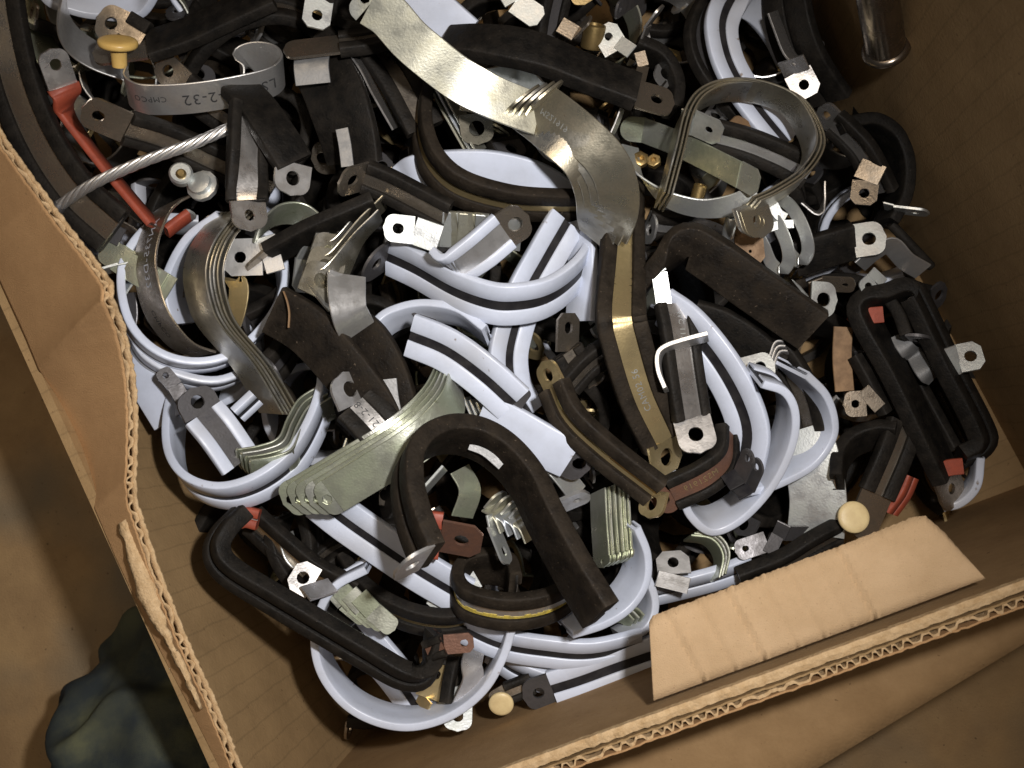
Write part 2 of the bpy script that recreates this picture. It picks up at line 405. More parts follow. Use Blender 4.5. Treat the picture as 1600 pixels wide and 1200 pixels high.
# ------------------------------------------------------------------ the setting: floor and cardboard box
def mesh_obj(name, verts, faces, m, parent=None, origin=None, sharp=38):
    bm = bmesh.new(); vs = [bm.verts.new(v) for v in verts]
    for f in faces: bm.faces.new([vs[i] for i in f])
    return link(name, bm, M[m], parent, origin if origin is not None else Vector((0, 0, 0)), sharp)
def grid(fn, nu, nv):
    vs = [fn(i / nu, j / nv) for i in range(nu + 1) for j in range(nv + 1)]
    fs = [(i * (nv + 1) + j, (i + 1) * (nv + 1) + j, (i + 1) * (nv + 1) + j + 1, i * (nv + 1) + j + 1) for i in range(nu) for j in range(nv)]
    return vs, fs
E1 = (PK(345, 1200, 200) - PK(0, 440, 200)).normalized()             # along the left wall, towards the viewer
E2 = UP.cross(E1).normalized()
if E2.x < 0: E2 = -E2                                                # along the front wall, to the right
c0 = UP * KFLOOR
fl_o = mesh_obj('floor', [c0 + E1 * a * 9000 + E2 * b * 9000 for a, b in ((-1, -1), (1, -1), (1, 1), (-1, 1))], [(0, 1, 2, 3)], 'floor')
tag(fl_o, kind='structure')

KT, KB = 200.0, -390.0
Lref = PK(172, 820, KT); Fref = PK(1200, 1050, KT); Rref = PK(1656, 711, KT)
def loc(p): return p.dot(E1), p.dot(E2)
l1, l2 = loc(Lref); f1, f2 = loc(Fref); r1, r2 = loc(Rref)
XL, XR, YF = l2, r2 + 125, f1; YB = loc(PK(500, -900, KT))[0]              # inner faces of the box in (E2, E1)
# the front wall is not quite square to the left one: follow its own line
FD = (PK(1600, 898, KT) - PK(860, 1166, KT)).normalized()
def Q(x, y, k): return E2 * x + E1 * y + UP * k
box_o = W(Q((XL + XR) / 2, (YF + YB) / 2, KB))
box = empty('cardboard_box', box_o, 'open brown cardboard box with torn flaps holding the whole pile of clamps', 'box')
def slab(name, a, b, k0, k1, out, th, m, nz=1, fn=None):
    vs, fs = [], []
    n = 40
    for i in range(n + 1):
        p = a.lerp(b, i / n)
        for k in (k0, k1):
            for o in (0, th): vs.append(p + UP * k + out * o)
    for i in range(n):
        j = i * 4; q = j + 4
        fs += [(j, q, q + 2, j + 2), (j + 1, j + 3, q + 3, q + 1), (j + 2, q + 2, q + 3, j + 3), (j, j + 1, q + 1, q)]
    fs += [(0, 2, 3, 1), (4 * n, 4 * n + 1, 4 * n + 3, 4 * n + 2)]
    return mesh_obj(name, vs, fs, m, box, box_o)
def Q0(x, y): return E2 * x + E1 * y
Fa = Fref - UP * Fref.dot(UP)
fo = UP.cross(FD).normalized()
if fo.dot(E1) < 0: fo = -fo                                          # outwards from the front wall
cFL = Fa + FD * ((XL - Fa.dot(E2)) / FD.dot(E2)); cFR = Fa + FD * ((XR - Fa.dot(E2)) / FD.dot(E2))
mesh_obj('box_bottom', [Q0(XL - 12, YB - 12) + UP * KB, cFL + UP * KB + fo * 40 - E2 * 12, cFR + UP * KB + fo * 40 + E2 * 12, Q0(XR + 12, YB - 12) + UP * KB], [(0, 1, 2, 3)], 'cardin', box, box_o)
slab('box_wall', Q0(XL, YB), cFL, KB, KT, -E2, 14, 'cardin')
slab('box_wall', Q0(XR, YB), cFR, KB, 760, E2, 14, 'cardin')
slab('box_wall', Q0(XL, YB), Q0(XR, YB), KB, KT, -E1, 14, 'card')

rnd = random.Random(3)
def rough(n, amp, seed):
    r = random.Random(seed); v = [r.uniform(-1, 1) for _ in range(n + 1)]
    return [amp * (v[i] * .6 + .4 * v[max(0, i - 1)]) for i in range(n + 1)]
def board(a, b, k0, k1, out, th, seed, amp=2.5, period=26.0, mats=('cardin', 'torn', 'torn', 'card')):
    """corrugated board seen on its torn top edge: inner liner, wavy medium, outer liner, each a real sheet"""
    Lg = (b - a).length; n = int(Lg / 4)
    lin = 2.6
    for kind, o0, o1, m, sd in (('inner_liner', 0, lin, mats[0], seed), ('outer_liner', th - lin, th, mats[3], seed + 1)):
        rg = rough(n, amp, sd); rw = rough(n, .8, sd + 50); vs, fs = [], []
        for i in range(n + 1):
            p = a.lerp(b, i / n)
            kt = k1 + rg[i]
            for k in (k0, kt):
                vs += [p + UP * k + out * (o0 + rw[i] * (k > k0)), p + UP * k + out * (o1 + rw[i] * (k > k0))]
        for i in range(n):
            j = i * 4; q = j + 4
            fs += [(j, q, q + 2, j + 2), (j + 1, j + 3, q + 3, q + 1), (j + 2, q + 2, q + 3, j + 3), (j, j + 1, q + 1, q)]
        mesh_obj(kind, vs, fs, m, box, box_o)
    vs, fs = [], []; rg = rough(n * 2, amp * .8, seed + 9); rr = random.Random(seed)
    ph = 0; hw = (th - 2 * lin) / 2 - .2; crush = 1
    for i in range(2 * n + 1):
        p = a.lerp(b, i / (2 * n)); ph += 2 * math.pi * (Lg / (2 * n)) / period * (1 + .4 * math.sin(i * .05 + seed) + .3 * math.sin(i * .17))
        w_ = hw * math.tanh(2.2 * math.sin(ph)) / math.tanh(2.2) * (.12 + .88 * min(1, abs(1.25 * math.sin(i * .013 + seed) + .5 * math.sin(i * .041))))
        for k in (max(k0, k1 - 70), k1 - 1 + rg[i]):
            vs += [p + UP * k + out * (th / 2 + w_ - 2.3), p + UP * k + out * (th / 2 + w_ + 2.3)]
    for i in range(2 * n):
        j = i * 4; q = j + 4
        fs += [(j, q, q + 2, j + 2), (j + 1, j + 3, q + 3, q + 1), (j + 2, q + 2, q + 3, j + 3)]
    mesh_obj('corrugated_medium', vs, fs, 'torn', box, box_o)
# front wall: an inner board crushed shut and an outer board showing its flutes
a, b = cFL - FD * 10, cFR + FD * 10
n = 260; rg = rough(n, 2.2, 5); rg2 = rough(n, 2.2, 6); vs, fs = [], []
for i in range(n + 1):
    p = a.lerp(b, i / n)
    vs += [p + UP * KB, p + UP * (KT + rg[i]), p + fo * (6) + UP * (KT + 2 + rg2[i]), p + fo * (12 + rg[i] * .5) + UP * (KT + rg2[i] - 1), p + fo * 13 + UP * KB]
for i in range(n):
    j = i * 5
    for k in range(4): fs.append((j + k, j + 5 + k, j + 6 + k, j + 1 + k))
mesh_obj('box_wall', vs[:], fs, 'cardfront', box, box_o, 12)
vs2, fs2 = [], []
for i in range(n + 1):                                               # torn paper along the crushed edge
    p = a.lerp(b, i / n)
    vs2 += [p - fo * (.8 + abs(rg2[i]) * .2) + UP * (KT - 6 + rg[i]), p - fo * .2 + UP * (KT + 3.5 + rg[i]), p + fo * 6 + UP * (KT + 5 + rg2[i]), p + fo * (13.5 + rg[i] * .6) + UP * (KT + 3 + rg2[i]), p + fo * 14.5 + UP * (KT - 8)]
for i in range(n):
    j = i * 5
    for k in range(4): fs2.append((j + k, j + 5 + k, j + 6 + k, j + 1 + k))
mesh_obj('torn_edge', vs2, fs2, 'torn', box, box_o, 25)
board(a + fo * 17, b + fo * 17, KB, KT + 4, fo, 15, 11, amp=2.0, period=20)
# outer flap hanging from the front wall
fa, fb = PK(560, 1370, KT - 150), PK(1740, 935, KT - 150)
ta, tb = PK(1275, 1200, -50), PK(1600, 1004, -50); dd = (tb - ta).normalized()
oa, ob_ = ta - dd * 520, tb + dd * 240
def flapfn(u, v):
    p = (a + fo * 38 - UP * 70).lerp(b + fo * 38 - UP * 70, u) * (1 - v) + oa.lerp(ob_, u) * v
    return p + UP * (math.sin(u * 9) * 1.5 * v)
vs, fs = grid(flapfn, 40, 6)
o = mesh_obj('outer_flap', vs, fs, 'cardfront', box, box_o); md = o.modifiers.new('thick', 'SOLIDIFY'); md.thickness = 13 * S; md.offset = 0

# left flap: bent up and inwards over the pile, its free edge torn
fold = [(-190, 20), (-60, 307), (0, 440), (40, 528), (80, 625), (120, 727), (180, 868), (235, 985), (290, 1090), (345, 1200), (400, 1315)]
free = [(-90, 60), (-4, 222), (88, 350), (173, 456), (180, 560), (189, 690), (200, 790), (233, 890), (276, 1000), (322, 1100), (361, 1200), (408, 1315)]
def resamp(pts, n):
    P2 = [Vector((x, y, 0)) for x, y in pts]
    L = [0]
    for p, q in zip(P2, P2[1:]): L.append(L[-1] + (q - p).length)
    out = []
    for i in range(n + 1):
        d = L[-1] * i / n; k = max(j for j in range(len(L)) if L[j] <= d + 1e-9); k = min(k, len(P2) - 2)
        out.append(P2[k].lerp(P2[k + 1], (d - L[k]) / (L[k + 1] - L[k])))
    return out
# rows run from a point of the fold to a point of the free edge at about the same image height
free_s = resamp(free, 420); rowsN = len(free_s)
def fold_x(y):
    for (x0, y0), (x1, y1) in zip(fold, fold[1:]):
        if y0 <= y <= y1: return x0 + (x1 - x0) * (y - y0) / (y1 - y0)
    return fold[-1][0]
TH = 13
flap_top, flap_bot = [], []; rr = random.Random(5)
NC = 36
jag = rough(rowsN, 1.3, 21)
for i, q in enumerate(free_s):
    yf = q.y + 55 * max(0, min(1, (1150 - q.y) / 900)); row = []
    fx = fold_x(yf); A = PK(fx, yf, KT)
    wid = math.hypot(q.x - fx, q.y - yf)
    kf = KT + .85 * wid
    B = PK(q.x + jag[i], q.y, kf)
    for c in range(NC + 1):
        p = A.lerp(B, c / NC)
        # the corner of the flap is creased from its tip down to the fold
        uu = (q.x - (fx)) * c / NC + fx; vv = yf + (q.y - yf) * c / NC
        dcr = (vv - 470) - (175 - uu) * 0.95
        p = p + UP * (-.34 * max(0, dcr) * min(1, max(0, (300 - dcr) / 300)) if dcr > 0 else 0)
        d2 = (vv - 300) - (80 - uu) * .8
        p = p + UP * (22 * math.exp(-abs(dcr) / 45) * c / NC + 8 * math.exp(-abs(d2) / 25) * (c / NC) * (1 - c / NC) * 2)
        row.append(p)
    flap_top.append(row)
vs = [p for r in flap_top for p in r]; fs = []
for i in range(rowsN - 1):
    for c in range(NC): j = i * (NC + 1) + c; fs.append((j, j + 1, j + NC + 2, j + NC + 1))
o = mesh_obj('side_flap', vs, fs, 'card', box, box_o)
md = o.modifiers.new('thick', 'SOLIDIFY'); md.thickness = 2.6 * S; md.offset = 0
# lower liner and the wavy medium between them, which show at the torn edge
def offrow(f, ext):
    out = []
    for i, r in enumerate(flap_top):
        e = (r[-1] - r[-2]).normalized()
        nn = (flap_top[min(i + 1, rowsN - 1)][-1] - flap_top[max(0, i - 1)][-1]).normalized().cross(e).normalized()
        if nn.dot(UP) > 0: nn = -nn
        nn = (nn + E2 * .25).normalized()
        out.append((r[-1], e, nn))
    return out
ed = offrow(0, 0)
ed = [(p, sum((ed[j][1] for j in range(max(0, i - 25), min(len(ed), i + 26))), Vector()).normalized(), sum((ed[j][2] for j in range(max(0, i - 25), min(len(ed), i + 26))), Vector()).normalized()) for i, (p, e, nn) in enumerate(ed)]
jg = rough(rowsN, 1.6, 33)
vs, fs = [], []
for i, (p, e, nn) in enumerate(ed):
    vs += [p - e * 22 + nn * (TH + 2), p + e * (1 + jg[i]) + nn * TH]
for i in range(rowsN - 1): j = 2 * i; fs.append((j, j + 1, j + 3, j + 2))
o = mesh_obj('under_liner', vs, fs, 'torn', box, box_o); md = o.modifiers.new('thick', 'SOLIDIFY'); md.thickness = 3 * S; md.offset = 0
vs, fs = [], []; ph = 0; fine = 2
for i in range((rowsN - 1) * fine + 1):
    k = min(i // fine, rowsN - 2); f = i / fine - k
    p = ed[k][0].lerp(ed[k + 1][0], f); e = ed[k][1].lerp(ed[k + 1][1], f); nn = ed[k][2].lerp(ed[k + 1][2], f)
    ph += .33 * (1 + .45 * math.sin(i * .03) + .3 * math.sin(i * .11))
    o_ = TH / 2 + (TH / 2 - 2.5) * math.tanh(2 * math.sin(ph)) * (.3 + .7 * abs(math.sin(i * .021 + 1)))
    vs += [p - e * 20 + nn * (o_ + 1), p + e * (-2.5 + jg[k] * .5) + nn * o_]
for i in range((rowsN - 1) * fine): j = 2 * i; fs.append((j, j + 1, j + 3, j + 2))
o = mesh_obj('corrugated_medium', vs, fs, 'torn', box, box_o); md = o.modifiers.new('thick', 'SOLIDIFY'); md.thickness = 2.4 * S; md.offset = 0
# peeled strip of paper on the torn edge
pl = [(187, 818), (196, 862), (206, 905), (230, 960), (258, 1003), (285, 1055), (312, 1108)]
pr = [(201, 808), (212, 850), (234, 885), (252, 950), (272, 1005), (294, 1052), (314, 1106)]
rl, rr_ = resamp(pl, 40), resamp(pr, 40); j1, j2 = rough(40, 6, 41), rough(40, 5, 42)
vs, fs = [], []
for i in range(41):
    for c in range(5):
        q = rl[i].lerp(rr_[i], c / 4); x = q.x + (j1[i] if c == 0 else j2[i] if c == 4 else 0)
        vs.append(PK(x, q.y, 232 + 2.5 * math.sin(c * .9) + .7 * math.sin(i * 1.7 + c * 2.1)))
for i in range(40):
    for c in range(4): j = i * 5 + c; fs.append((j, j + 1, j + 6, j + 5))
o = mesh_obj('peeled_liner', vs, fs, 'torn', box, box_o, 20); md = o.modifiers.new('thick', 'SOLIDIFY'); md.thickness = 2 * S; md.offset = 0

# the short inner flap folded in over the pile from the front wall
poly_in = [(1014, 972), (1020, 962), (1120, 925), (1230, 884), (1340, 842), (1432, 806), (1446, 806), (1476, 832), (1508, 868)]
poly_fold = [(1021, 1095), (1100, 1066), (1200, 1030), (1300, 993), (1400, 956), (1470, 930), (1510, 915), (1528, 908), (1540, 904)]
A_ = [Vector((x, y, 0)) for x, y in poly_in]; A_ = resamp(poly_in, 240); B_ = resamp(poly_fold, 240); jj = rough(240, 1.4, 77)
vs, fs = [], []
for i in range(241):
    for c in range(9):
        f = c / 8; q = A_[i].lerp(B_[i], f)
        cre = sum(a0 * (math.exp(-((i - k0 - 22 * f) / 1.4) ** 2) - .8 * math.exp(-((i - k0 - 22 * f - 3.5) / 1.6) ** 2)) for k0, a0 in ((14, 3), (37, 2.4), (58, 3.2), (82, 1.8), (101, 2.2), (121, 1.4), (138, 3.4), (170, 1)))
        vs.append(PK(q.x, q.y + (jj[i] if c == 0 else 0), 196 - 14 * (1 - f) * (1 - f) - cre))
for i in range(240):
    for c in range(8): j = i * 9 + c; fs.append((j, j + 1, j + 10, j + 9))
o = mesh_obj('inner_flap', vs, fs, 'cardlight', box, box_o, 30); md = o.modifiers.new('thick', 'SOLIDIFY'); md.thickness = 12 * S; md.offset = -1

# the kneeling person's leg beside the box
leg_o = W(Q0(XL - 200, YF - 100) + UP * KFLOOR)
def legmesh():
    bm = bmesh.new(); rings = []
    path = [(310, 940, 60, -330), (285, 1010, 110, -300), (262, 1105, 160, -255), (240, 1210, 190, -205), (235, 1320, 225, -160), (255, 1460, 240, -130), (270, 1620, 240, -110)]
    C3 = [PK(x, y, k) for x, y, r, k in path]; R3 = [Vector((r, 0, 0)) for x, y, r, k in path]
    cc, rr2 = crom(C3, 40), crom(R3, 40); from mathutils import noise
    for i, c in enumerate(cc):
        tg = (cc[min(i + 1, len(cc) - 1)] - cc[max(i - 1, 0)]).normalized(); e1 = tg.cross(UP).normalized(); e2 = e1.cross(tg); ring = []
        for k in range(96):
            an = 2 * math.pi * k / 96; r = rr2[i].x
            d = e1 * math.cos(an) + e2 * math.sin(an) * .8
            i_ = i * .3; f = math.sin(i_ * .17 + 1.6 * math.sin(an * 1.0 + .6) + 2.0 * noise.noise((math.cos(an) * 1.5, math.sin(an) * 1.5, i_ * .08)))
            r += 16 * (1 - f * f) ** 2 * 2 + 16 * noise.noise((math.cos(an) * 2, math.sin(an) * 2, i_ * .12))
            ring.append(bm.verts.new(c + d * r))
        rings.append(ring)
    for r0, r1 in zip(rings, rings[1:]):
        for k in range(96): bm.faces.new((r0[k], r0[(k + 1) % 96], r1[(k + 1) % 96], r1[k]))
    bm.faces.new(rings[0]); bm.faces.new(rings[-1][::-1])
    return bm
pe = link('person', legmesh(), M['denim'], None, leg_o, 80)
tag(pe, 'person kneeling beside the box, only a leg in dark blue-green jeans in view', 'person')

# ------------------------------------------------------------------ the clamps, back of the box first
# --- top left
C('large black clamp with wide steel stripe standing at the far left edge', 'B', [(28, -60), (40, 30), (62, 125), (100, 215), (152, 292), (215, 350)], (-72, 24), 80, h=70, sm='brown', g=34, face='out')
c = C('slim orange-red cushioned clamp whose strip runs down to the embossed ring', 'R', [(78, 150, 20), (84, 162, 18), (92, 180, 8), (130, 228, 0), (180, 290, 0), (236, 356, 0)],
  [(40, -30), (38, -27), (18, -9), (9, -5), (9, -5), (9, -5)], 48, h=48, sm='steel', t0=(58, 94, 34), g=0, hr=.2, tl=2, tc=4)
C('pale end of the orange-red clamp, red pad against a white lug', 'R', [(257, 354), (275, 340), (292, 328)], (4, 15), 26, h=20, t1=(300, 326, 5), g=0, tl=2, tc=4, sm='pale', hr=0)
C('white cushioned clamp with thin black line cut off at the top left', 'W', [(50, -40), (75, 4), (110, 18), (150, 26), (216, 26), (250, -20)], (2, -44), 62, h=10, g=9)
C('plain aluminium band behind the amber button, open loop', 'M', [(95, -10), (88, 30), (92, 62), (110, 88), (145, 110), (195, 128)], (12, -42), 56, h=22, sm='alu', face='out')
c = C('black clamp whose dark lug carries an amber nylon button', 'B', [(235, 92), (300, 70), (360, 42), (430, 10)], (-8, -38), 60, h=42, sm='brown', t0=(150, 104, 4), face='in', hr=0)
button(c, 184, 66, 66, 29, (.12, .75, .5), 'nylon')
C('dull brown lug standing above the amber button', 'B', [(205, 74), (235, 92)], (-22, -56), h=15, sm='brown', t0=(166, 56), hr=.18, tc=6)
C('gold-brown lug poking out behind the printed aluminium ring', 'B', [(312, 126), (350, 156), (400, 190)], (-42, 22), 52, h=4, sm='brown', t0=(268, 84), hr=.2, ts=('full', 'round'))
C('aluminium ring with black printed numbers, upside down', 'M', [(380, 98, -70), (378, 74, -68), (402, 66, -66), (428, 71, -60), (438, 88, -48), (418, 105, -28), (360, 119, -8), (300, 128, 4), (250, 131, 8), (215, 129, 6), (196, 117, -6), (199, 104, -24)],
  (6, 47), 52, h=78, sm='alu', text=[('LS4000-2-32', .515, 25, False, 1, 'ink'), ('CMPCO', .815, 13, False, -2, 'ink')], face=None, planar=False)
C('big black arched clamp across the top left, plain dusty cushion', 'B', [(296, 122), (322, 84), (368, 48), (430, 32), (485, 48), (530, 96)], (-14, -36), 74, h=6, cm='black')
C('black clamp with a broad brown stripe lying under the wire cable', 'B', [(210, 176), (262, 192), (310, 212), (360, 236), (440, 270)], (-24, 44), 56, h=28, sm='brown', t0=(142, 146), g=24, tm='brown', hr=.17, hole=42)
C('black clamp with bright steel stripe and lug at its lower end, upper left', 'B', [(361, 165, -10), (358, 200, 0), (356, 240, 6), (353, 280, 4), (354, 312, -6)], [(58, 4)] * 3 + [(64, 4), (66, 4)], 61, h=104, sm='steel', t1=(360, 356, -4), g=30, tw1=(58, 2), hr=.15)
C('flat black rubber clamp crossing over the steel-striped one, steel lug below', 'B', [(345, 142, -30), (372, 172, -8), (398, 210, 4), (430, 260, 0)], (59, -9), 62, h=96, sm='brown', face='in', t1=(424, 308, 0), tw1=(58, -6), hr=.19, cm='black', tm='alu')
C('black clamp with a dull bronze lug bent down beside the steel lug', 'B', [(578, 252), (612, 266), (655, 288), (708, 316)], (-16, 46), 56, h=52, sm='brown', t0=(538, 262), tw0=(-14, 48), hr=.2, g=22)
c = C('wide black clamp seen from its smooth inner side with a silver slot', 'B', [(520, 62, -30), (552, 105, -8), (574, 150, 0), (586, 195, 0), (592, 244, -10)], [(-70, 26), (-82, 26), (-88, 28), (-84, 26), (-76, 20)], 98, h=24, sm='steel', face='in')
strip(c, 'slot_liner', [(544, 199), (549, 225), (553, 258)], (-19, 5), 'slot', 40)
strip(c, 'folded_lug', [(516, 78, -4), (514, 100, 2), (517, 128, 0)], (-53, 8), 'slot', 36, 4)
C('thin bright steel strap wedged between two black clamps at the top', 'M', [(543, 84), (562, 112), (580, 148), (612, 204)], (14, -5), 52, h=4)
C('straight black clamp right of the thin bright strap', 'B', [(556, 80), (596, 138), (640, 220)], (48, -34), 64, h=-4)
C('black clamp with a pointed bronze lug seen nearly edge on', 'B', [(532, 84), (580, 78), (640, 62)], (-4, -28), 58, h=44, sm='brown', t0=(446, 94), hr=0)
C('bright zinc lug with a hole at the top edge left of the big strap', 'B', [(520, -4), (548, -40)], (-40, 2), 46, h=18, sm='pale', lit=18, t0=(513, 44), hr=.2, ts=('chamfer', 'round'))
C('black rubber clamp end beside the big bright strap at the top', 'B', [(522, -12), (520, 24), (560, 44), (610, 50)], (26, -12), 60, h=10)
# --- large bright strap and the nest of zinc straps
C('large bright zinc strap swooping down from the top edge', 'M', [(608, -14, 34), (634, 2, 28), (662, 34, 18), (692, 60, 8), (730, 90, -8), (768, 114, -24), (800, 130, -36), (842, 146, -52)],
  [(-57, 38), (-53, 44), (-46, 51), (-42, 55), (-33, 60), (-24, 64), (-8, 68), (-4, 68)], 63, h=140, sm='zinc', t0=(590, -32, 6), hr=.2, t=4, face='out')
stack(4, 'zinc strap in the nest of four with upright finger lugs, top centre', 'M', [(868, 139, -4), (905, 164, 10), (940, 193, 10), (968, 222, 2), (986, 256, -12), (988, 296, -34), (972, 346, -66)],
  [(-44, 42), (-42, 48), (-44, 50), (-48, 46), (-50, 40), (-40, 40), (-20, 38)], (-12, 2), 8, h=122, sm='tan', t0=(882, 118, 52), tw0=(-42, 42), hr=0, w=62, t=3.6, face='out', text=())
r0 = root_info[[o.name for o in COL.objects if o.get('label', '').startswith('topmost zinc strap in the nest of four')][0]]
lettering(r0[3], r0[1], r0[0], r0[2], 'MS21919', .13, 13, False, 8, 'pale')
stack(3, 'narrow zinc strap behind the swooping bright strap', 'M', [(660, 120), (690, 176), (724, 236)], (16, -5), (9, 2), -4, h=0, sm='zinc', w=56)
C('round zinc lug with an oval hole under the swooping strap', 'M', [(716, 176), (720, 150)], (52, 2), h=20, sm='tan', t0=(722, 222, -22), hr=.24)
C('thick black arched clamp under the zinc nest, brown lug at its right end', 'B', [(690, 92, -30), (735, 92, -8), (800, 103, 4), (850, 116, 6), (905, 138, 2), (986, 168, -8)], [(20, -40), (20, -42), (15, -50), (14, -46), (14, -42), (14, -42)], 58, h=84, sm='brown', face='in', tc=18, tl=5, t1=(1044, 184, -8), hr=.17, n=6)
C('large dark brown and black ring with a gold stripe under its rim', 'B', [(676, 118), (668, 150), (670, 195), (688, 238), (728, 272), (800, 294), (870, 300), (945, 300)], (-20, 43), 74, h=64, sm='gold', t1=(966, 362), tw1=(-26, 14), g=20, tl=5, cm='dirty', hr=.14)
C('white cushioned clamp seen from inside through the dark ring', 'W', [(626, 262, -30), (656, 242, -8), (710, 235, 0), (775, 237, 0), (840, 256, -6), (896, 298, -24)], [(20, 60)] + [(0, 74)] * 4 + [(-20, 60)], 78, h=4, face='in')
C('white cushion panel at the top edge right of the swooping strap', 'W', [(640, -70, 0), (700, -6, 6), (757, 46, 0)], (-64, 34), 74, h=34, face='in')
C('pale grey strap showing between the swooping strap and the black arch', 'M', [(758, 108), (802, 101), (832, 112), (858, 140)], (-10, 60), 62, h=14, sm='pale', face='in')
C('thin steel strap curl below the swooping strap', 'M', [(836, 204), (842, 232), (862, 250), (890, 252)], (14, -15), 50, h=10, sm='alu')
# --- top right
C('dark brown striped clamp upright at the top edge', 'B', [(836, 60), (842, 20), (856, -40)], (42, 4), 50, h=-20, sm='dark', g=18)
C('bright white lug corner at the top beside the brown striped clamp', 'M', [(790, 14), (770, -20)], (30, -22), h=10, sm='pale', t0=(830, 42), hr=0, ts=('chamfer', 'round'))
C('gold lug cut off by the top edge', 'M', [(888, -16), (860, -40)], (34, -12), h=-10, sm='gold', t0=(896, 12), hr=0)
C('dark steel strap with a lug lying at the very top edge', 'M', [(1000, -20), (960, -30)], (-4, 26), h=-30, sm='dark', t0=(965, 4))
b = bmesh.new(); bc = P(926, 62, -20); lathe(b, bc, Vector((.12, .85, .5)), [(13, -14), (17, -13), (18, -10), (18, 22), (16, 24), (12, 24), (11, 5)], 24)
o = link('brass_bushing', b, M['brass'], None, W(bc), 40); tag(o, 'short round brass bushing standing among lugs at the top', 'bushing')
C('bright triangular lug with a hole beside the brass bushing', 'M', [(985, 78), (1000, 60)], (-42, 4), h=-6, sm='pale', lit=16, t0=(962, 38), hr=.16, ts=('chamfer', 'round'))
C('dull brown lug left of the brass bushing', 'M', [(892, 64), (868, 50)], (14, -22), h=-5, sm='brown', t0=(916, 40, 26), hr=0)
C('small bright steel leaf in the dark at the top', 'M', [(1006, 44), (1000, 60)], (10, -6), 40, h=-40, sm='steel', t0=(1030, 12), hr=0)
C('dull lug end beyond the black arch', 'M', [(996, 102), (990, 80)], (18, 4), h=10, sm='brown', t0=(990, 126, 20), hr=0, ts=('chamfer', 'round'))
C('thin sliver of bright steel beside the zinc nest', 'M', [(968, 168), (960, 190), (952, 208)], (5, 2), 44, h=30)
C('white striped loop standing at the upper right', 'W', [(1215, 96, -130), (1188, 46, -100), (1150, 8, -60), (1120, 10, -20), (1104, 44, 0), (1110, 90, 6), (1130, 134, 4), (1166, 184, -6), (1206, 232, -20)], (45, -12), 56, h=-6, g=12)
C('black loop with a grey stripe left of the white striped loop', 'B', [(1120, -10, -60), (1090, 18, -20), (1074, 58, 0), (1082, 100, 4), (1112, 146, -4), (1150, 190, -20)], (27, -9), 44, h=-36, sm='dark')
C('black clamp arcing in the dark behind the brass bushing', 'B', [(1000, 60), (1040, 80), (1062, 120), (1060, 165)], (-20, 22), 50, h=-50)
C('broad black rubber clamp standing against the back of the right wall', 'B', [(1258, -60), (1268, 20), (1290, 84), (1330, 146)], (-66, 22), 84, h=-33, face='out', sm='stripe', g=2)
C('very bright lug with a hole lit by the flash at the upper right', 'M', [(1266, 106), (1256, 84)], (-40, 14), h=-2, w=44, sm='steel', lit=9, t0=(1284, 146, -5), hr=.19, ts=('chamfer', 'round'), t=4)
C('grey steel sliver at the upper right', 'M', [(1198, 22), (1206, 44), (1222, 84), (1240, 104)], (14, -6), 36, h=-20, sm='steel')
C('black clamp with a shiny steel stripe and rounded lug near the right wall', 'B', [(1318, 176, 0), (1340, 196, 6), (1366, 226, 6), (1396, 286, -16)], (-30, 28), 52, h=-12, sm='steel', g=22, t0=(1296, 154, -4), tw0=(-30, 24), hr=.17)
C('black rubber loop standing on edge against the right wall', 'B', [(1318, 200), (1340, 188), (1376, 186), (1408, 210), (1423, 254), (1419, 304), (1398, 344)], (-30, 12), 62, h=-27, sm='stripe')
C('beige steel lug with a hole in front of the black rubber loop', 'M', [(1372, 290), (1386, 262)], (-38, -14), h=-11, sm='brown', lit=18, t0=(1358, 326), hr=.2, ts=('chamfer', 'round'))
C('thin grey lug sticking out flat from the right side of the pile', 'M', [(1396, 322), (1380, 318)], (2, 10), 40, h=-22, sm='pale', t0=(1450, 328), hr=.15)
C('zinc lug with a hole at the end of a short black block, right side', 'B', [(1332, 350, 0), (1290, 362, 0), (1238, 378, -14)], (4, 54), 60, h=-9, sm='pale', lit=17, t0=(1378, 344), hr=.19, face='in')
C('dented grey steel bracket on the right of the pile', 'M', [(1346, 402, 0), (1372, 380, 12), (1396, 370, 14), (1420, 394, 2), (1446, 410, -10)], (-8, 26), 34, h=-28, sm='alu')
bm = bmesh.new(); p0, p1 = P(1392, 350, -50), P(1456, 418, -64); lathe(bm, p0, p1 - p0, [(7, 0), (8, 2), (8, (p1 - p0).length - 3), (6, (p1 - p0).length)], 14)
o = link('black_rubber_rod', bm, M['black'], None, W(p0)); tag(o, 'short black rubber rod poking out toward the right wall', 'rod')
# zinc ring nest
stack(3, 'zinc ring in the round nest of three at the upper right', 'M', [(1040, 300), (1058, 232), (1076, 164), (1104, 134), (1150, 123), (1202, 130), (1246, 152), (1272, 196), (1273, 228), (1248, 264), (1206, 292), (1176, 306)],
  (-22, 30), (6, 3), 3, h=72, sm='tan', w=58, t1=(1190, 350, -4), tw1=(40, -22), hr=.19, t=3.2)
C('flat grey-green zinc strap sweeping under the ring nest', 'M', [(972, 226, -20), (990, 262, 0), (1036, 294, 10), (1092, 310, 8), (1140, 304, 0), (1172, 288, -8)], [(26, 4), (16, 14), (6, 26), (2, 28), (14, 30), (20, 30)], 36, h=36, sm='pale', face='out')
C('long flat grey-green zinc plate with a rounded end crossing the ring nest', 'M', [(1010, 184), (1062, 204), (1128, 236), (1160, 252)], (-8, 40), 42, h=30, sm='green', t0=(972, 180), t1=(1190, 268), hr=0, ts=('full', 'chamfer'))
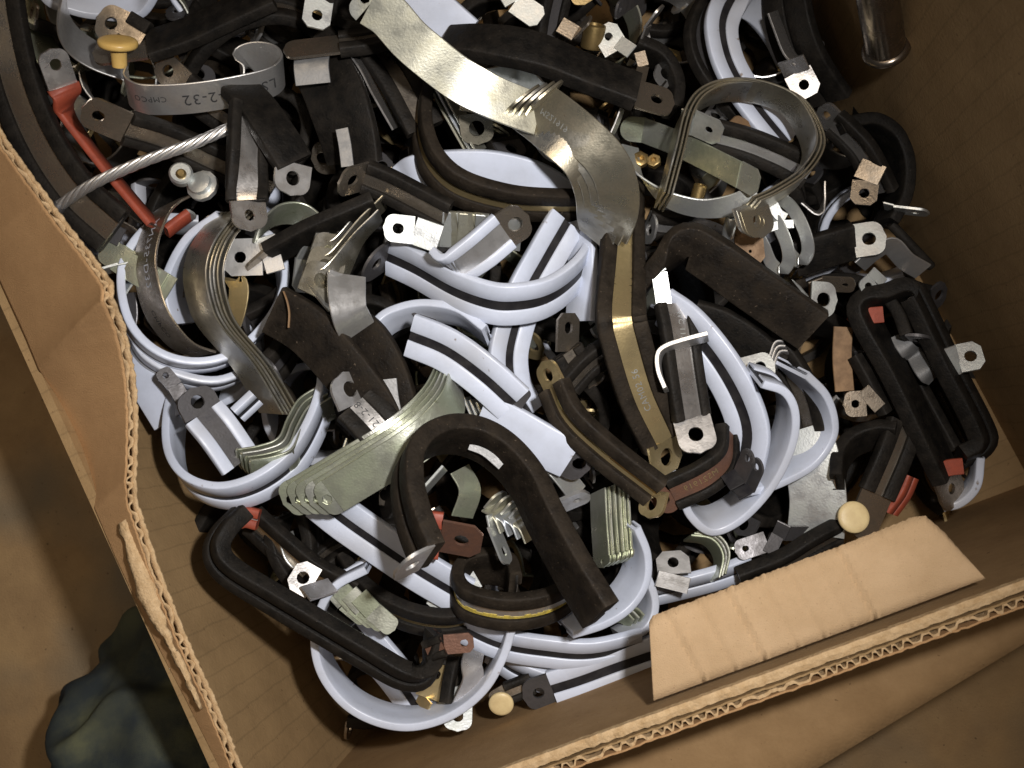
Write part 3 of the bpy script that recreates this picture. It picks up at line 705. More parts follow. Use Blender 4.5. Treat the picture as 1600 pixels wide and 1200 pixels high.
C('short pale plate lug across the ring nest', 'M', [(1086, 172), (1066, 168)], (-6, 38), 46, h=34, sm='pale', t0=(1132, 192, 12), hr=.14, ts=('chamfer', 'round'))
C('black clamp with a pale steel stripe seen through the zinc ring', 'B', [(1118, 186, -6), (1170, 200, 0), (1220, 220, 0), (1270, 246, -10)], (-12, 50), 54, h=6, sm='alu', g=17)
C('small amber plate lug behind the zinc ring', 'M', [(1200, 206), (1222, 224)], (-18, 24), h=-14, sm='copper', t0=(1150, 178), hr=.16)
C('tan copper plate with a small hole under the zinc ring', 'M', [(1146, 352), (1130, 330)], (44, 8), h=-14, sm='copper', t0=(1152, 410), hr=.06, ts=('chamfer', 'round'))
for (u, v, hh, r, ax, nm, lb, hgt) in ((1000, 250, 0, 13, (.1, .3, 1), 'brass_nut', 'brass nut under the grey-green zinc plate, left one of two', 14), (1022, 252, -2, 11, (-.3, .2, 1), 'brass_nut', 'brass nut under the grey-green zinc plate, right one of two', 14),
                                    (1092, 300, 0, 11, (.2, .9, .4), 'brass_pin', 'brass pin end below the zinc ring nest', 24), (1140, 356, 4, 10, (.1, .8, .5), 'steel_pin', 'small steel pin on the tan copper plate', 34)):
    bm = bmesh.new(); q = P(u, v, hh); lathe(bm, q, Vector(ax), [(r * .8, -hgt * .5), (r, -hgt * .42), (r, hgt * .42), (r * .85, hgt * .5), (r * .45, hgt * .5), (r * .4, 0)], 6 if nm == 'brass_nut' else 18)
    o = link(nm, bm, M['brass' if 'brass' in nm else 'pale'], None, W(q)); tag(o, lb, nm.split('_')[1])
root = empty('spring_hose_clamp', W(P(1225, 360, 0)), 'pale blue-grey hose clamp of two flat rings at the right', 'hose clamp')
for k, (dx, dy) in enumerate(((0, 0), (-30, 14))):
    E = [P(u + dx, v + dy, 10 + dh) for u, v, dh in ((1208, 318, -20), (1228, 316, 0), (1248, 340, 16), (1261, 372, 18), (1262, 396, 8), (1250, 409, -6), (1234, 396, -22), (1222, 368, -34), (1206, 340, -34))]
    cr = crom(E, 6); F = []
    wq = Vector((-16, -6, -14)); 
    for i, e in enumerate(cr):
        tg = (cr[min(i + 1, len(cr) - 1)] - cr[max(i - 1, 0)]).normalized(); a = wq.normalized(); a = (a - tg * a.dot(tg)).normalized(); F.append((e, a, a.cross(tg).normalized()))
    child(root, 'band', sweep(F, flat_prof(20, 3.5)), 'pale')
strip(root, 'bridge', [(1198, 350), (1216, 345), (1238, 343)], (2, 14), 'pale', 24, 4)
strip(root, 'ear', [(1196, 318), (1206, 338), (1218, 346)], (16, -8), 'pale', 24, 4)
C('heavy black rubber clamp bent like an elbow right of centre', 'B', [(1000, 440, -40), (1048, 392, -14), (1094, 358, 4), (1136, 376, 10), (1196, 418, 4), (1298, 490, -10)], [(-20, 26), (-30, 36), (-40, 50), (-46, 52), (-48, 54), (-56, 46)], 72, h=48, face='in', tc=16, cm='dirty')
C('bright lug with a hole at the end of the elbow-shaped black clamp', 'M', [(1250, 446), (1238, 436)], (34, 42), 54, h=40, sm='pale', t0=(1288, 448, -6), hr=.2)
C('grey-brown lug with a slot right of the elbow clamp', 'M', [(1284, 432), (1262, 440)], (0, 22), 30, h=-4, sm='brown', t0=(1336, 434), hr=.16)
C('small bright zinc lug above the black frame clamp', 'M', [(1356, 428), (1366, 416)], (18, 22), 30, h=-18, sm='pale', t0=(1338, 444), hr=.2)
C('bent bright wire-thin strap near the right side', 'M', [(1256, 318, 0), (1278, 334, 4), (1286, 318, 2), (1287, 290, 0)], (-3, -5), 34, h=-4)
# --- black frame clamp at the right
c = C('black rounded-rectangle frame clamp with red pads standing at the right', 'B', [(1462, 742, -10), (1436, 690, 0), (1388, 590, 4), (1338, 500, 2), (1338, 474, 0), (1372, 460, 0), (1404, 452, 0), (1418, 470, 0), (1464, 566, 0), (1516, 668, -2), (1518, 696, -4), (1486, 716, -6)],
      (30, 6), 70, h=-18, sm='brown', cm='black', g=10, tl=9, tc=12, t0=(1480, 788, -20), tw0=(38, -22), hr=.14, planar=False)
for q in (((1326, 496), (1340, 484), (1372, 480)), ((1452, 734), (1470, 720), (1496, 716))):
    strip(c, 'red_pad', q, (10, 24), 'red', -38 if q[0][0] < 1400 else -42, 10)
C('cream-coloured steel lug with a hole right of the black frame clamp', 'M', [(1488, 540), (1470, 546)], (18, 42), 48, h=-25, sm='pale', lit=18, t0=(1526, 532, 6), hr=.2, ts=('chamfer', 'round'), t=5)
C('black rubber clamp added as dark fill inside the black frame clamp', 'B', [(1392, 500), (1440, 590), (1500, 700)], (-44, 24), 70, h=-90)  # black piece added to darken the inside of the frame
C('tan-striped black clamp under the black frame clamp', 'B', [(1440, 520), (1490, 610), (1530, 690)], (-30, 16), 60, h=-100)
C('zinc strap bits inside the black frame clamp', 'M', [(1390, 530, 0), (1404, 552, 8), (1416, 560, -8), (1432, 588, 8), (1446, 596, -4)], (24, -12), 28, h=-55, sm='slot')
C('white cushioned loop behind the lower corner of the black frame clamp', 'W', [(1532, 716), (1526, 760), (1502, 786), (1474, 794)], (-10, -16), 54, h=-62)
# --- right and lower right
C('long black clamp with a gold stripe running down right of centre', 'B', [(962, 276, -80), (948, 350, -48), (938, 430, -12), (931, 488, 14), (932, 504, 17), (936, 522, 14), (964, 616, -16), (1002, 696, -44)], [(36, 0), (52, 0), (66, 0), (77, 0), (78, 0), (78, 0), (74, -6), (66, -14)], 76, h=66, sm='gold', g=30, t1=(1012, 746, -12), tw1=(50, -10), hr=.2, ts=('round', 'chamfer'), text=[('CAM02 56', .80, 15, True, 0, 'pale')], cm='dirty', face='out')
C('black clamp with a narrow gold stripe and bent gold lug below the long one', 'B', [(882, 584, -6), (906, 634, 6), (960, 686, 6), (1042, 750, 0)], (-32, 36), 58, h=84, sm='gold', g=15, t0=(864, 548, -6), tw0=(-30, 22), t1=(1032, 790, 8), tw1=(-42, 32), hr=.2, cm='dirty', tl=9)
C('black clamp with a reddish-brown stripe curving below the gold lug', 'B', [(1040, 746, 0), (1090, 722, 6), (1120, 698, 0), (1124, 664, -16)], [(18, 48), (22, 48), (24, 36), (24, 20)], 58, h=52, sm='rust', g=26, t0=(1016, 766, -6), tw0=(24, 46), hr=.17, text=[('MS21919', .33, 14, True, 0, 'gold')])
C('short black clamp with bright steel stripe, right of the long gold-striped one', 'B', [(1024, 478, -10), (1032, 520, 2), (1040, 580, 8), (1052, 656, 0)], (56, -6), 62, h=42, sm='steel', g=30, lit=17, t1=(1064, 712, 7), tw1=(48, -4), hr=.2, tm='steel', text=[('WC 112', .2, 12, False, 4, 'pale')])
C('thick bent steel lug standing on edge over the stamped clamp', 'M', [(1106, 524), (1068, 534), (1042, 543), (1031, 554), (1032, 578), (1042, 604)], (4, 9), 44, h=82, sm='alu', t=7)
C('bright white-lit lug left of the stamped plate', 'M', [(1018, 428), (1010, 410)], (24, -4), h=26, sm='pale', t0=(1026, 482), hr=0, ts=('chamfer', 'round'))
C('bronze lug with a hole beside the white loop', 'B', [(866, 566, -10), (880, 590, -20)], (40, -34), h=32, sm='brown', t0=(868, 506, 6), tw0=(34, -20), hr=.2, ts=('chamfer', 'round'))
C('black clamp arm behind the bronze lug', 'B', [(876, 590, 0), (912, 552, 4), (958, 522, -6)], (22, 26), 52, h=26)
C('white striped clamp leaning behind the long gold-striped clamp, upper right of it', 'W', [(1058, 462, -20), (1104, 496, 0), (1150, 552, 8), (1184, 612, 6), (1198, 662, -4), (1190, 712, -24)], [(-40, 34), (-50, 32), (-54, 28), (-56, 26), (-56, 22), (-50, 16)], 70, h=44, g=17, face='out')
C('large white loop open to the viewer at the lower right', 'W', [(1068, 770), (1080, 806), (1114, 832), (1160, 812), (1206, 762), (1236, 702), (1243, 652), (1228, 616), (1192, 602)], (-24, -36), 74, h=26)
C('second white loop nested behind the large one at the lower right', 'W', [(1262, 588), (1292, 620), (1305, 660), (1300, 692), (1270, 730), (1212, 760), (1170, 770)], (-52, -30), 84, h=-8)
C('plain satin grey zinc band below the white loops', 'M', [(1296, 660, -10), (1312, 710, 0), (1322, 770, 0), (1318, 826, -10)], (-86, 18), h=-15, sm='pale', face='out')
C('thin dark lug lying flat under the satin grey band', 'M', [(1236, 822), (1216, 812)], (-10, 22), 30, h=-40, sm='dark', t0=(1292, 822), hr=.14)
C('zinc lug with a hole right of the white striped clamp', 'M', [(1158, 560), (1140, 566)], (8, 40), 44, h=20, sm='pale', lit=17, t0=(1204, 548), hr=.2, ts=('round', 'round'))
for k, (x, y, hh) in enumerate(((1186, 712, 66), (1200, 726, 60))):
    C(('upper' if k == 0 else 'lower') + ' of two black-coated lugs on the rim of the large white loop', 'M', [(x - 22, y + 44), (x - 44, y + 56)], (-16, -22), 30, h=hh, sm='stripe', t0=(x - 4, y + 4), hr=.2, ts=('full', 'round'))
C('dark lug with a light-filled hole below the large white loop', 'M', [(1196, 862), (1214, 872)], (4, -32), h=-20, sm='dark', t0=(1148, 878), hr=.16)
C('round black clamp with a tan stripe between the white loops and the black frame', 'B', [(1306, 740), (1310, 702), (1330, 676), (1368, 662), (1400, 664)], (6, 34), 56, h=-29, sm='copper', g=26)
c = C('black clamp with a dull stripe and a cream nylon button on its lug', 'B', [(1388, 652, -10), (1370, 700, 0), (1344, 760, 0)], (50, 24), 62, h=-18, sm='brown', g=16, t1=(1316, 826, 0), tw1=(50, 16), hr=0, tm='brown')
button(c, 1334, 808, 0, 25, (.05, .2, 1), 'cream')
C('red-padded clamp end in the dark left of the black frame clamp', 'R', [(1380, 796), (1400, 768), (1412, 740)], (16, 6), 40, h=-31, g=4)
C('long black clamp lying along the top of the inner cardboard flap', 'B', [(1150, 894, 0), (1220, 866, 6), (1266, 838, 4), (1308, 816, -8)], (10, 28), 56, h=-13, tc=12)
C('tan cardboard-coloured plate in the dark right of the elbow clamp', 'M', [(1302, 512), (1300, 560), (1304, 612)], (30, -2), h=-60, sm='copper')
C('dull lug with a hole in the dark right of the white loops', 'M', [(1352, 610), (1368, 596)], (2, 40), h=-20, sm='brown', t0=(1318, 612), hr=.16)
C('black clamp with brown stripe under the elbow clamp', 'B', [(1090, 470, -6), (1130, 482, 0), (1176, 510, 0), (1216, 548, -8)], (-14, 52), 60, h=-10, sm='dark', face='in')
C('dark rubber clamp left of the tan plate', 'B', [(1218, 520, -8), (1250, 556, 0), (1276, 606, 0), (1290, 660, -8)], (-44, 24), 60, h=-16)
C('black clamp in the dark beside the cream-buttoned clamp', 'B', [(1330, 560, -8), (1352, 600, 0), (1376, 648, 0)], (34, -18), 60, h=-37)
stack(3, 'thin steel curl in the dark left of the tan plate', 'M', [(1204, 556), (1212, 536), (1224, 534)], (4, 8), (3, 8), 2, h=0, sm='alu', w=30)
C('grey zinc lug with a hole near the inner cardboard flap', 'M', [(1028, 896), (1022, 920)], (52, 2), h=0, sm='alu', lit=20, t0=(1026, 858), tw0=(50, -10), hr=.17, ts=('chamfer', 'round'))
stack(3, 'green-grey zinc loop edge right of the grey lug by the flap', 'M', [(1090, 832), (1122, 838), (1138, 862), (1132, 896)], (-14, 8), (-5, 3), 2, h=-4, sm='green', w=50)
C('white cushioned strap lying along the inner cardboard flap', 'W', [(1008, 914, -4), (1060, 902, 0), (1120, 886, 0), (1168, 868, -6)], (6, 30), 58, h=-30, g=6, face='out')
stack(6, 'zinc strap in the upright nest of six below the gold lug', 'M', [(984, 752), (986, 800), (990, 858)], (-24, 10), (-7, 2), 5, h=36, sm='green', w=56, t1=(990, 870), hr=.16, t=3)
# --- middle
C('big white striped loop at the very centre', 'W', [(606, 368), (650, 388), (710, 421), (762, 440), (802, 444), (850, 436), (888, 414), (914, 384), (922, 346), (912, 318)], (-6, 61), 72, h=62, t0=(566, 394), tw0=(-6, 46), g=17, hr=.16, tm='dark', ts=('full', 'round'))
C('white striped clamp standing inside the big central loop and running down', 'W', [(856, 340, -20), (822, 398, -6), (791, 455, 2), (771, 515, 4), (764, 560, 0), (772, 606, -10), (796, 646, -24)], (58, 9), 68, h=6, g=14, face='out')
C('pale blue-white cushion seen between the central loop and the long gold-striped clamp', 'W', [(926, 340, -4), (930, 420, 0), (926, 500, 0)], (-40, 6), 60, h=-16, face='in')
C('white striped strap lying straight across the middle, free end to the left', 'W', [(660, 496, -8), (718, 520, 4), (774, 560, 4), (822, 604, -6)], (-38, 53), 68, h=82, g=14, face='out', t1=(830, 612), tm='dark', hr=0)
C('white striped arc curving behind the straight white strap', 'W', [(560, 546), (590, 498), (622, 480), (664, 473), (714, 482), (756, 512)], (14, 28), 62, h=14, g=8)
stack(4, 'zinc strap in the stepped nest of four with rounded lugs, left of centre', 'M', [(466, 452, 0), (500, 425, -26), (550, 366, -34), (586, 330, -40)], [(52, 23), (36, 24), (16, 14), (14, 12)], (7, -22), 15, h=92, sm='tan', w=60, t0=(484, 402, -16), tw0=(55, 24), hr=.2, t=3.2, face='out')
C('bright round-ended zinc lug with a hole, leftmost in the row above the central loop', 'M', [(650, 338), (690, 352)], (-6, 44), h=44, sm='pale', lit=10, t0=(604, 334), hr=.2)
for k in range(4):
    C(['second', 'third', 'fourth', 'fifth'][k] + ' zinc lug from the left in the row above the central loop', 'M', [(692 + 26 * k, 330 + 2 * k), (740 + 26 * k, 334 + 2 * k)], (-6, 54 - k), h=36 + 7 * k, sm='zinc' if k else 'pale', t0=(652 + 27 * k, 326 + 2 * k, -16), hr=.2, w=60)
C('short white clamp with a grey metal channel and a bronze lug, above the central loop', 'W', [(670, 386, -8), (688, 398, 2), (722, 376, 4), (764, 340, 0)], [(40, 30), (44, 34), (46, 38), (46, 40)], 66, h=92, sm='alu', g=32, t1=(800, 318, 4), tw1=(42, 44), tm='brown', hr=.19, face='out')
c = C('worn flat black clamp with a scrap of straw on it, left of the middle', 'B', [(456, 458, -6), (508, 490, 2), (560, 545, 4), (602, 600, 2), (634, 656, -10)], (-56, 50), 78, h=64, face='in', cm='dirty')
bm = bmesh.new(); E = crom([P(443, 455, 74), P(449, 472, 80), P(452, 490, 78), P(451, 512, 76)], 5)
F = [(e, Vector((1, 0, 0)), Vector((0, 0, 1))) for e in E]; sweep(F, [(-1.6, -1), (1.6, -1), (1.2, 1.2), (-1.2, 1.2)], bm)
o = link('straw', bm, M['copper'], None, W(P(446, 480, 74))); tag(o, 'thin orange scrap of straw on the worn black clamp', 'straw')
c = C('black curved clamp with a silver slot below the worn flat one', 'B', [(566, 488, -10), (606, 520, 0), (634, 570, 4), (648, 620, 0), (650, 668, -12)], (-66, 32), 76, h=40, face='in', cm='dirty')
strip(c, 'slot_liner', [(620, 590), (623, 618), (628, 644)], (-22, 4), 'slot', 62)
C('bent steel lug with a slot lying on the worn black clamp', 'M', [(514, 438, -10), (514, 470, 4), (518, 498, 4), (532, 526, -24)], (54, -16), 58, h=92, sm='alu', t0=(512, 444), hr=0)
C('black clamp with a stamped steel stripe and a grey lug, below the worn one', 'B', [(524, 652, 0), (560, 690, 4), (610, 752, 0)], (62, -42), 74, h=86, sm='steel', g=26, t0=(504, 606, 4), tw0=(56, -16), hr=.18, tm='alu', ts=('round', 'round'), text=[('D 21-2-8', .26, 16, True, 0, 'ink')])
C('thick black clamp arm with a pale pointed lug lying left of the central loop', 'B', [(416, 384, -10), (470, 354, 0), (524, 330, 4), (580, 306, 0)], (12, 26), 54, h=52, t0=(384, 412, -8), tw0=(10, 22), hr=0, sm='brown', face='in')
C('green-grey zinc loop behind the thick black clamp arm', 'M', [(408, 346), (440, 320), (478, 320), (508, 348), (520, 390)], (-12, 34), 52, h=10, sm='green')
C('zinc plate lug with a slot between the arm and the stepped nest', 'M', [(462, 402), (474, 380)], (34, 4), 42, h=16, sm='pale', t0=(456, 456), hr=.15, ts=('chamfer', 'round'))
C('grey steel plate lug with a half-hidden hole beside the zinc nest on the left', 'M', [(412, 372), (440, 364)], (-4, 58), h=18, sm='alu', t0=(350, 374), hr=.16, ts=('chamfer', 'round'))
C('gold strap curving inside the zinc nest on the left', 'M', [(360, 434, 0), (388, 446, 4), (384, 490, 4), (366, 528, -6)], (-30, -4), 34, h=2, sm='gold')
# --- left
C('dull steel ring stamped with letters at the left', 'M', [(314, 301), (276, 322), (256, 357), (246, 400), (250, 440), (262, 480), (282, 512), (306, 536), (338, 548)], (-34, 10), 66, h=62, sm='brown', text=[('AN735-D32', .40, 20, False, -8, 'white'), ('CMPCO', .74, 13, False, 4, 'ink')], t=4)
stack(5, 'olive zinc strap in the tall curved nest at the left', 'M', [(376, 330), (358, 348), (335, 382), (324, 425), (332, 475), (350, 512), (400, 572), (444, 646)], (-36, 2), (6.5, 0), 2, h=86, sm='tan', w=66, t=3.2)
C('large white ring lying at the left around the stamped steel ring', 'W', [(310, 342), (250, 342), (204, 386), (190, 440), (206, 506), (250, 549), (310, 563), (370, 546), (424, 490), (446, 430), (430, 376), (390, 348)], (-5, 15), 64, h=18, g=8)
C('second white ring below the large one at the left', 'W', [(200, 500), (226, 552), (280, 582), (340, 592), (400, 570)], (-4, 14), 60, h=-10, g=8)
C('pale blue white clamp seen from inside behind the stamped ring', 'W', [(340, 336), (292, 372), (262, 424), (256, 466), (268, 508)], (34, 0), 66, h=6, face='in')
C('white strap lying flat by the torn flap at the left', 'W', [(196, 500, -6), (240, 560, 0), (290, 640, 0)], (-46, 34), 62, h=-40, face='in')
C('dark steel dish-shaped strap by the torn flap', 'M', [(214, 462), (216, 500), (204, 530), (176, 552)], (-46, -6), 56, h=-8, sm='dark')
C('bright torn steel sliver below the stacked green lugs', 'M', [(214, 438), (204, 452), (194, 468)], (-6, -8), 30, h=20, sm='pale')
C('bright steel leaf poking out by the torn flap', 'M', [(184, 412), (200, 408)], (2, 10), 34, h=26, sm='pale', t0=(142, 424), hr=0)
stack(3, 'round green zinc lug stacked near the torn flap', 'M', [(210, 396), (250, 420)], (-22, 36), (14, 8), 6, h=24, sm='green', t0=(172, 368), hr=0)
C('dark lug end below the white rings at the left', 'M', [(262, 610), (276, 634)], (22, -12), h=10, sm='dark', t0=(240, 584), hr=.2)
C('dark steel lug by the wire cable end', 'M', [(160, 340), (200, 360)], (-18, 24), h=24, sm='dark', t0=(98, 322), hr=.16)
C('white-grey strap under the orange-red clamp', 'M', [(130, 318), (170, 320), (220, 352)], (14, -16), 40, h=0, sm='pale')
C('dark curved steel strap between the orange-red clamp and the flap', 'M', [(140, 352), (176, 344), (206, 356), (226, 376)], (8, 14), 44, h=6, sm='brown')
root = empty('zinc_fitting', W(P(296, 280, 30)), 'small zinc fitting with a brass rivet below the wire cable', 'fitting')
bm = bmesh.new(); lathe(bm, P(283, 272, 28), Vector((.2, .2, 1)), [(15, -10), (18, -8), (18, 4), (15, 7), (9, 7)], 20); child(root, 'collar', bm, 'pale')
bm = bmesh.new(); lathe(bm, P(283, 272, 36), Vector((.2, .2, 1)), [(8, -4), (8, 2), (5, 5)], 14); child(root, 'rivet', bm, 'brass')
bm = bmesh.new(); lathe(bm, P(314, 288, 22), Vector((-.2, .3, 1)), [(22, -12), (25, -10), (25, -2), (18, 0), (18, 8), (12, 10)], 12); child(root, 'nut', bm, 'pale')
# --- lower left
C('white loop at the lower left with its outside stripe facing the viewer', 'W', [(300, 574), (274, 594), (260, 648), (263, 704), (290, 742), (340, 757), (396, 742), (448, 704), (480, 654), (498, 602), (500, 560)], (24, 34), 72, h=66, g=13)
C('short white channel clamp with a dark lug inside the lower left loop', 'W', [(292, 668, 4), (318, 700, 2), (350, 746, -8)], (50, -44), 68, h=62, sm='dark', g=28, t0=(272, 632, 6), hr=.17, tm='dark', face='out')
C('small white cushion end inside the lower left loop', 'W', [(362, 640), (392, 612)], (16, 16), 40, h=20)
stack(4, 'zinc strap in the fanned nest inside the lower left loop', 'M', [(372, 700), (406, 694), (434, 682), (448, 652), (466, 622), (496, 602)], (8, 32), (7, 6), -4, h=12, sm='green', w=54, t0=(368, 704), hr=0, t=3.2)
stack(5, 'olive zinc strap in the long fanned nest at the lower centre', 'M', [(507, 748, 0), (566, 711, 6), (625, 674, 8), (664, 642, 2), (690, 610, -14), (702, 576, -44)], [(27, 52), (30, 52), (33, 52), (35, 47), (33, 38), (20, 36)], (-14, 0), 5, h=106, sm='green', w=58, t0=(488, 760, 0), tw0=(27, 52), hr=.17, shift2=(-5, -3), t=3.4, face='out')
C('black horseshoe clamp standing in the foreground', 'B', [(680, 850), (657, 792), (646, 738), (650, 696), (672, 668), (712, 654), (758, 660), (802, 686), (842, 732), (872, 792), (914, 868), (960, 942)], (-28, 43), 76, h=128, cm='dirty', sm='dark', tc=16, t0=(634, 872), tw0=(-26, 40), hr=.15, g=12, tm='alu', n=8)
hs = [o for o in COL.objects if o.get('label', '').startswith('black horseshoe')][0]
strip(hs, 'slot_liner', [(738, 690), (762, 700), (788, 722)], (-8, 11), 'slot', 108)
C('rusty lug with a red silicone pad inside the horseshoe', 'R', [(692, 800, 0), (676, 798, 0), (664, 796, -4)], (-6, 74), h=70, sm='rust', g=20, t0=(756, 812, 0), tw0=(-4, 50), tm='rust', hr=.17, ts=('chamfer', 'round'))
stack(4, 'zinc finger lug in the small nest inside the horseshoe', 'M', [(752, 800), (770, 812), (780, 834)], (30, -18), (13, 5), -4, h=60, sm='zinc', w=44, t0=(770, 778, 10), hr=0)
C('bright steel lug with a hole hanging inside the horseshoe', 'M', [(762, 824), (758, 806)], (16, -6), 40, h=74, sm='pale', t0=(786, 884), hr=.2)
C('thin bright lug on edge right of the horseshoe', 'M', [(866, 784), (850, 790)], (12, 16), 40, h=96, sm='alu', t0=(914, 764), hr=.16, t=5)
C('small black loop with a grey stripe and yellow paint under the horseshoe', 'B', [(806, 896), (796, 868), (764, 860), (730, 868), (716, 890), (732, 916), (790, 930), (850, 924), (890, 904), (908, 876)], (-3, 50), 66, h=74, sm='alu', cm='dirty', g=20, tl=6, text=[('AS2170', .72, 14, False, 0, 'pale')])
yl = [o for o in COL.objects if o.get('label', '').startswith('small black loop with a grey')][0]
F_ = root_info[yl.name][0]; n0, n1 = int(len(F_) * .42), int(len(F_) * .86); pr_ = random.Random(4)
for k, (x_, w_) in enumerate(((9, 4.5), (-9.5, 2.5))):
    bm = bmesh.new()
    for q in range(n0, n1):
        if pr_.random() < (.06 if k == 0 else .3): continue
        ww_ = w_ * pr_.uniform(.5, 1.3)
        sweep([(F_[q][0] + F_[q][1] * x_, F_[q][1], F_[q][2]), (F_[q + 1][0] + F_[q + 1][1] * x_, F_[q + 1][1], F_[q + 1][2])], [(-ww_, 4.2), (ww_, 4.2), (ww_, 5.3), (-ww_, 5.3)], bm)
    link('paint_mark', bm, M['yellowpaint'], root_info[yl.name][3], Vector(yl.location))
C('white striped clamp crossing under the olive zinc nest at the lower centre', 'W', [(520, 756, -6), (566, 792, 2), (624, 832, 4), (684, 872, 0), (748, 910, -10)], (-46, 44), 70, h=34, g=13, face='out')
C('pale white tube-like clamp left of the gold-striped pair, dark lug in its end', 'W', [(770, 618, -6), (820, 642, 0), (866, 668, 2), (910, 692, 0)], [(-34, 50), (-36, 54), (-38, 54), (-38, 50)], 68, h=66, face='in', t1=(938, 706, -4), tm='dark', hr=.17)
C('plain zinc strap end under the pale white tube', 'M', [(820, 712, 0), (856, 740, 4), (888, 778, -4)], (30, -10), 40, h=20, sm='pale')
stack(3, 'thin zinc strap edge right of the olive nest', 'M', [(722, 622), (732, 646), (742, 668)], (10, -2), (10, 4), 2, h=20, sm='pale', w=44)
C('green zinc strap seen through the horseshoe', 'M', [(700, 732, 0), (716, 766, 2), (704, 806, -4)], (34, 2), 40, h=20, sm='green')
C('thin white bar lying inside the horseshoe', 'M', [(690, 726), (672, 746), (652, 768)], (6, 6), 30, h=64, sm='pale', t=5)
C('thin zinc strap above the stamped steel stripe', 'M', [(516, 742), (530, 712), (540, 684)], (10, 4), 44, h=40, sm='green')
C('black clamp behind the white striped one at the lower left', 'B', [(400, 790, -8), (446, 832, 0), (500, 876, 4), (560, 906, 0)], (-14, 42), 62, h=4, cm='black')
C('curved black clamp with a steel inside at the lower left', 'B', [(428, 812), (420, 850), (440, 898), (486, 946), (540, 984)], (26, -14), 58, h=-10, sm='alu')
C('bright steel sliver inside the curved black clamp', 'M', [(436, 842), (448, 876), (474, 900)], (22, -14), 46, h=-6, sm='pale')
C('black clamp with a brown-gold stripe arching under the horseshoe', 'B', [(536, 862), (560, 896), (598, 926), (646, 948), (700, 956), (756, 944)], (-4, 34), 62, h=30, sm='gold', g=14)
C('very bright lug with a hole catching the flash at the lower left', 'M', [(512, 906), (528, 926)], (-44, 14), 49, s=1, h=52, sm='steel', lit=9, t0=(478, 888, 5), tw0=(-32, 33), hr=.2, ts=('chamfer', 'round'), t=4)
C('zinc band lit by the flash under the brown-gold striped clamp', 'M', [(664, 944), (690, 916), (730, 892)], (30, 18), h=0, sm='pale')
stack(4, 'green zinc lug in the small nest at the bottom left', 'M', [(552, 930), (530, 906)], (-24, 20), (14, 5), -2, h=14, sm='green', t0=(586, 958), hr=0)
c = C('long black frame clamp with grooved sides lying at the lower left', 'B', [(392, 796, -30), (364, 824, -8), (350, 850, 4), (366, 878, 6), (434, 920, 4), (504, 962, 2), (574, 1004, 0), (640, 1042, -4), (672, 1034, 0), (696, 992, 8)], [(-26, 10), (-28, 14), (-22, 20), (-18, 26), (-18, 28), (-18, 28), (-16, 28), (-14, 26), (-10, 24), (-24, -4)], 48, h=92, sm='rust', cm='black', g=8, tc=12, tl=9, face='out')
C('dark brown lug with a hole at the end of the long black frame clamp', 'B', [(690, 990, 0), (664, 1000, -10)], (8, 34), h=100, sm='rust', t0=(736, 986), hr=.2, ts=('chamfer', 'round'))
C('red pad clamp end at the corner of the long black frame clamp', 'R', [(362, 798), (382, 792), (402, 796)], (4, 32), h=12, g=3)
C('white loop at the bottom left, open to the viewer with its pale inside', 'W', [(572, 892), (524, 918), (500, 956), (492, 1006), (504, 1056), (540, 1102), (590, 1129), (645, 1136), (705, 1118), (754, 1080), (784, 1030), (800, 980)], (10, -30), 72, h=24)
C('white striped strap lying deep inside the bottom left loop', 'W', [(560, 940, -6), (600, 990, 0), (650, 1050, 0), (690, 1110, -10)], (-48, 28), 66, h=-50, g=14, face='out')
C('brass-coloured plate with notches inside the bottom left loop', 'M', [(676, 1100), (668, 1116)], (-16, -20), 40, h=-20, sm='gold', t0=(696, 1046), tw0=(-40, -2), hr=.2, ts=('chamfer', 'round'))
C('shiny curved steel strap at the right inside of the bottom left loop', 'M', [(724, 1016, -10), (720, 1038, 2), (722, 1060, 0), (706, 1096, -14)], (32, 2), 36, h=6, sm='steel')
C('bright zinc lug with a hole under the rim of the bottom left loop', 'M', [(694, 1094), (690, 1070)], (44, 4), h=-24, sm='pale', lit=15, t0=(694, 1138), hr=.2)
C('black clamp upright beside the brass plate', 'B', [(706, 1024), (698, 1060), (692, 1098)], (20, 2), 44, h=-10)
c = C('cream nylon button on a dark lug at the bottom of the pile', 'B', [(790, 1066), (830, 1050)], (4, 34), h=-40, sm='brown', t0=(766, 1080), hr=0)
button(c, 783, 1100, -24, 20, (-.05, -.25, 1), 'cream')
C('white striped strap running out under the inner cardboard flap at the bottom', 'W', [(856, 1048, -6), (900, 1034, 0), (960, 1012, 2), (1030, 988, 0), (1110, 960, -6)], (14, 54), 60, h=-16, g=15, t0=(812, 1062), tw0=(14, 50), tm='dark', hr=.17, face='out')
C('white striped strap behind the one running under the flap', 'W', [(730, 958, -8), (790, 984, 0), (860, 996, 4), (930, 1000, 2), (1010, 982, -8)], (-14, 42), 62, h=10, g=14, face='out')
C('lower white strap below the second striped strap at the bottom', 'W', [(770, 1000), (810, 1030), (870, 1052), (920, 1062)], (-12, 30), 60, h=-30, g=12)
C('white loop right of the horseshoe leg, pale inside turned to the viewer', 'W', [(996, 826), (1012, 868), (1010, 912), (986, 950), (946, 976), (896, 992)], (-34, -30), 72, h=28)
C('outer white loop just behind it by the cardboard flap', 'W', [(1008, 892), (1024, 940), (1014, 978), (980, 1000)], (-26, -14), 70, h=0)
stack(3, 'thin zinc loop edge between the white loops by the flap', 'M', [(960, 960), (990, 950), (1006, 962)], (-8, 16), (-8, 4), 3, h=-6, sm='green', w=40)
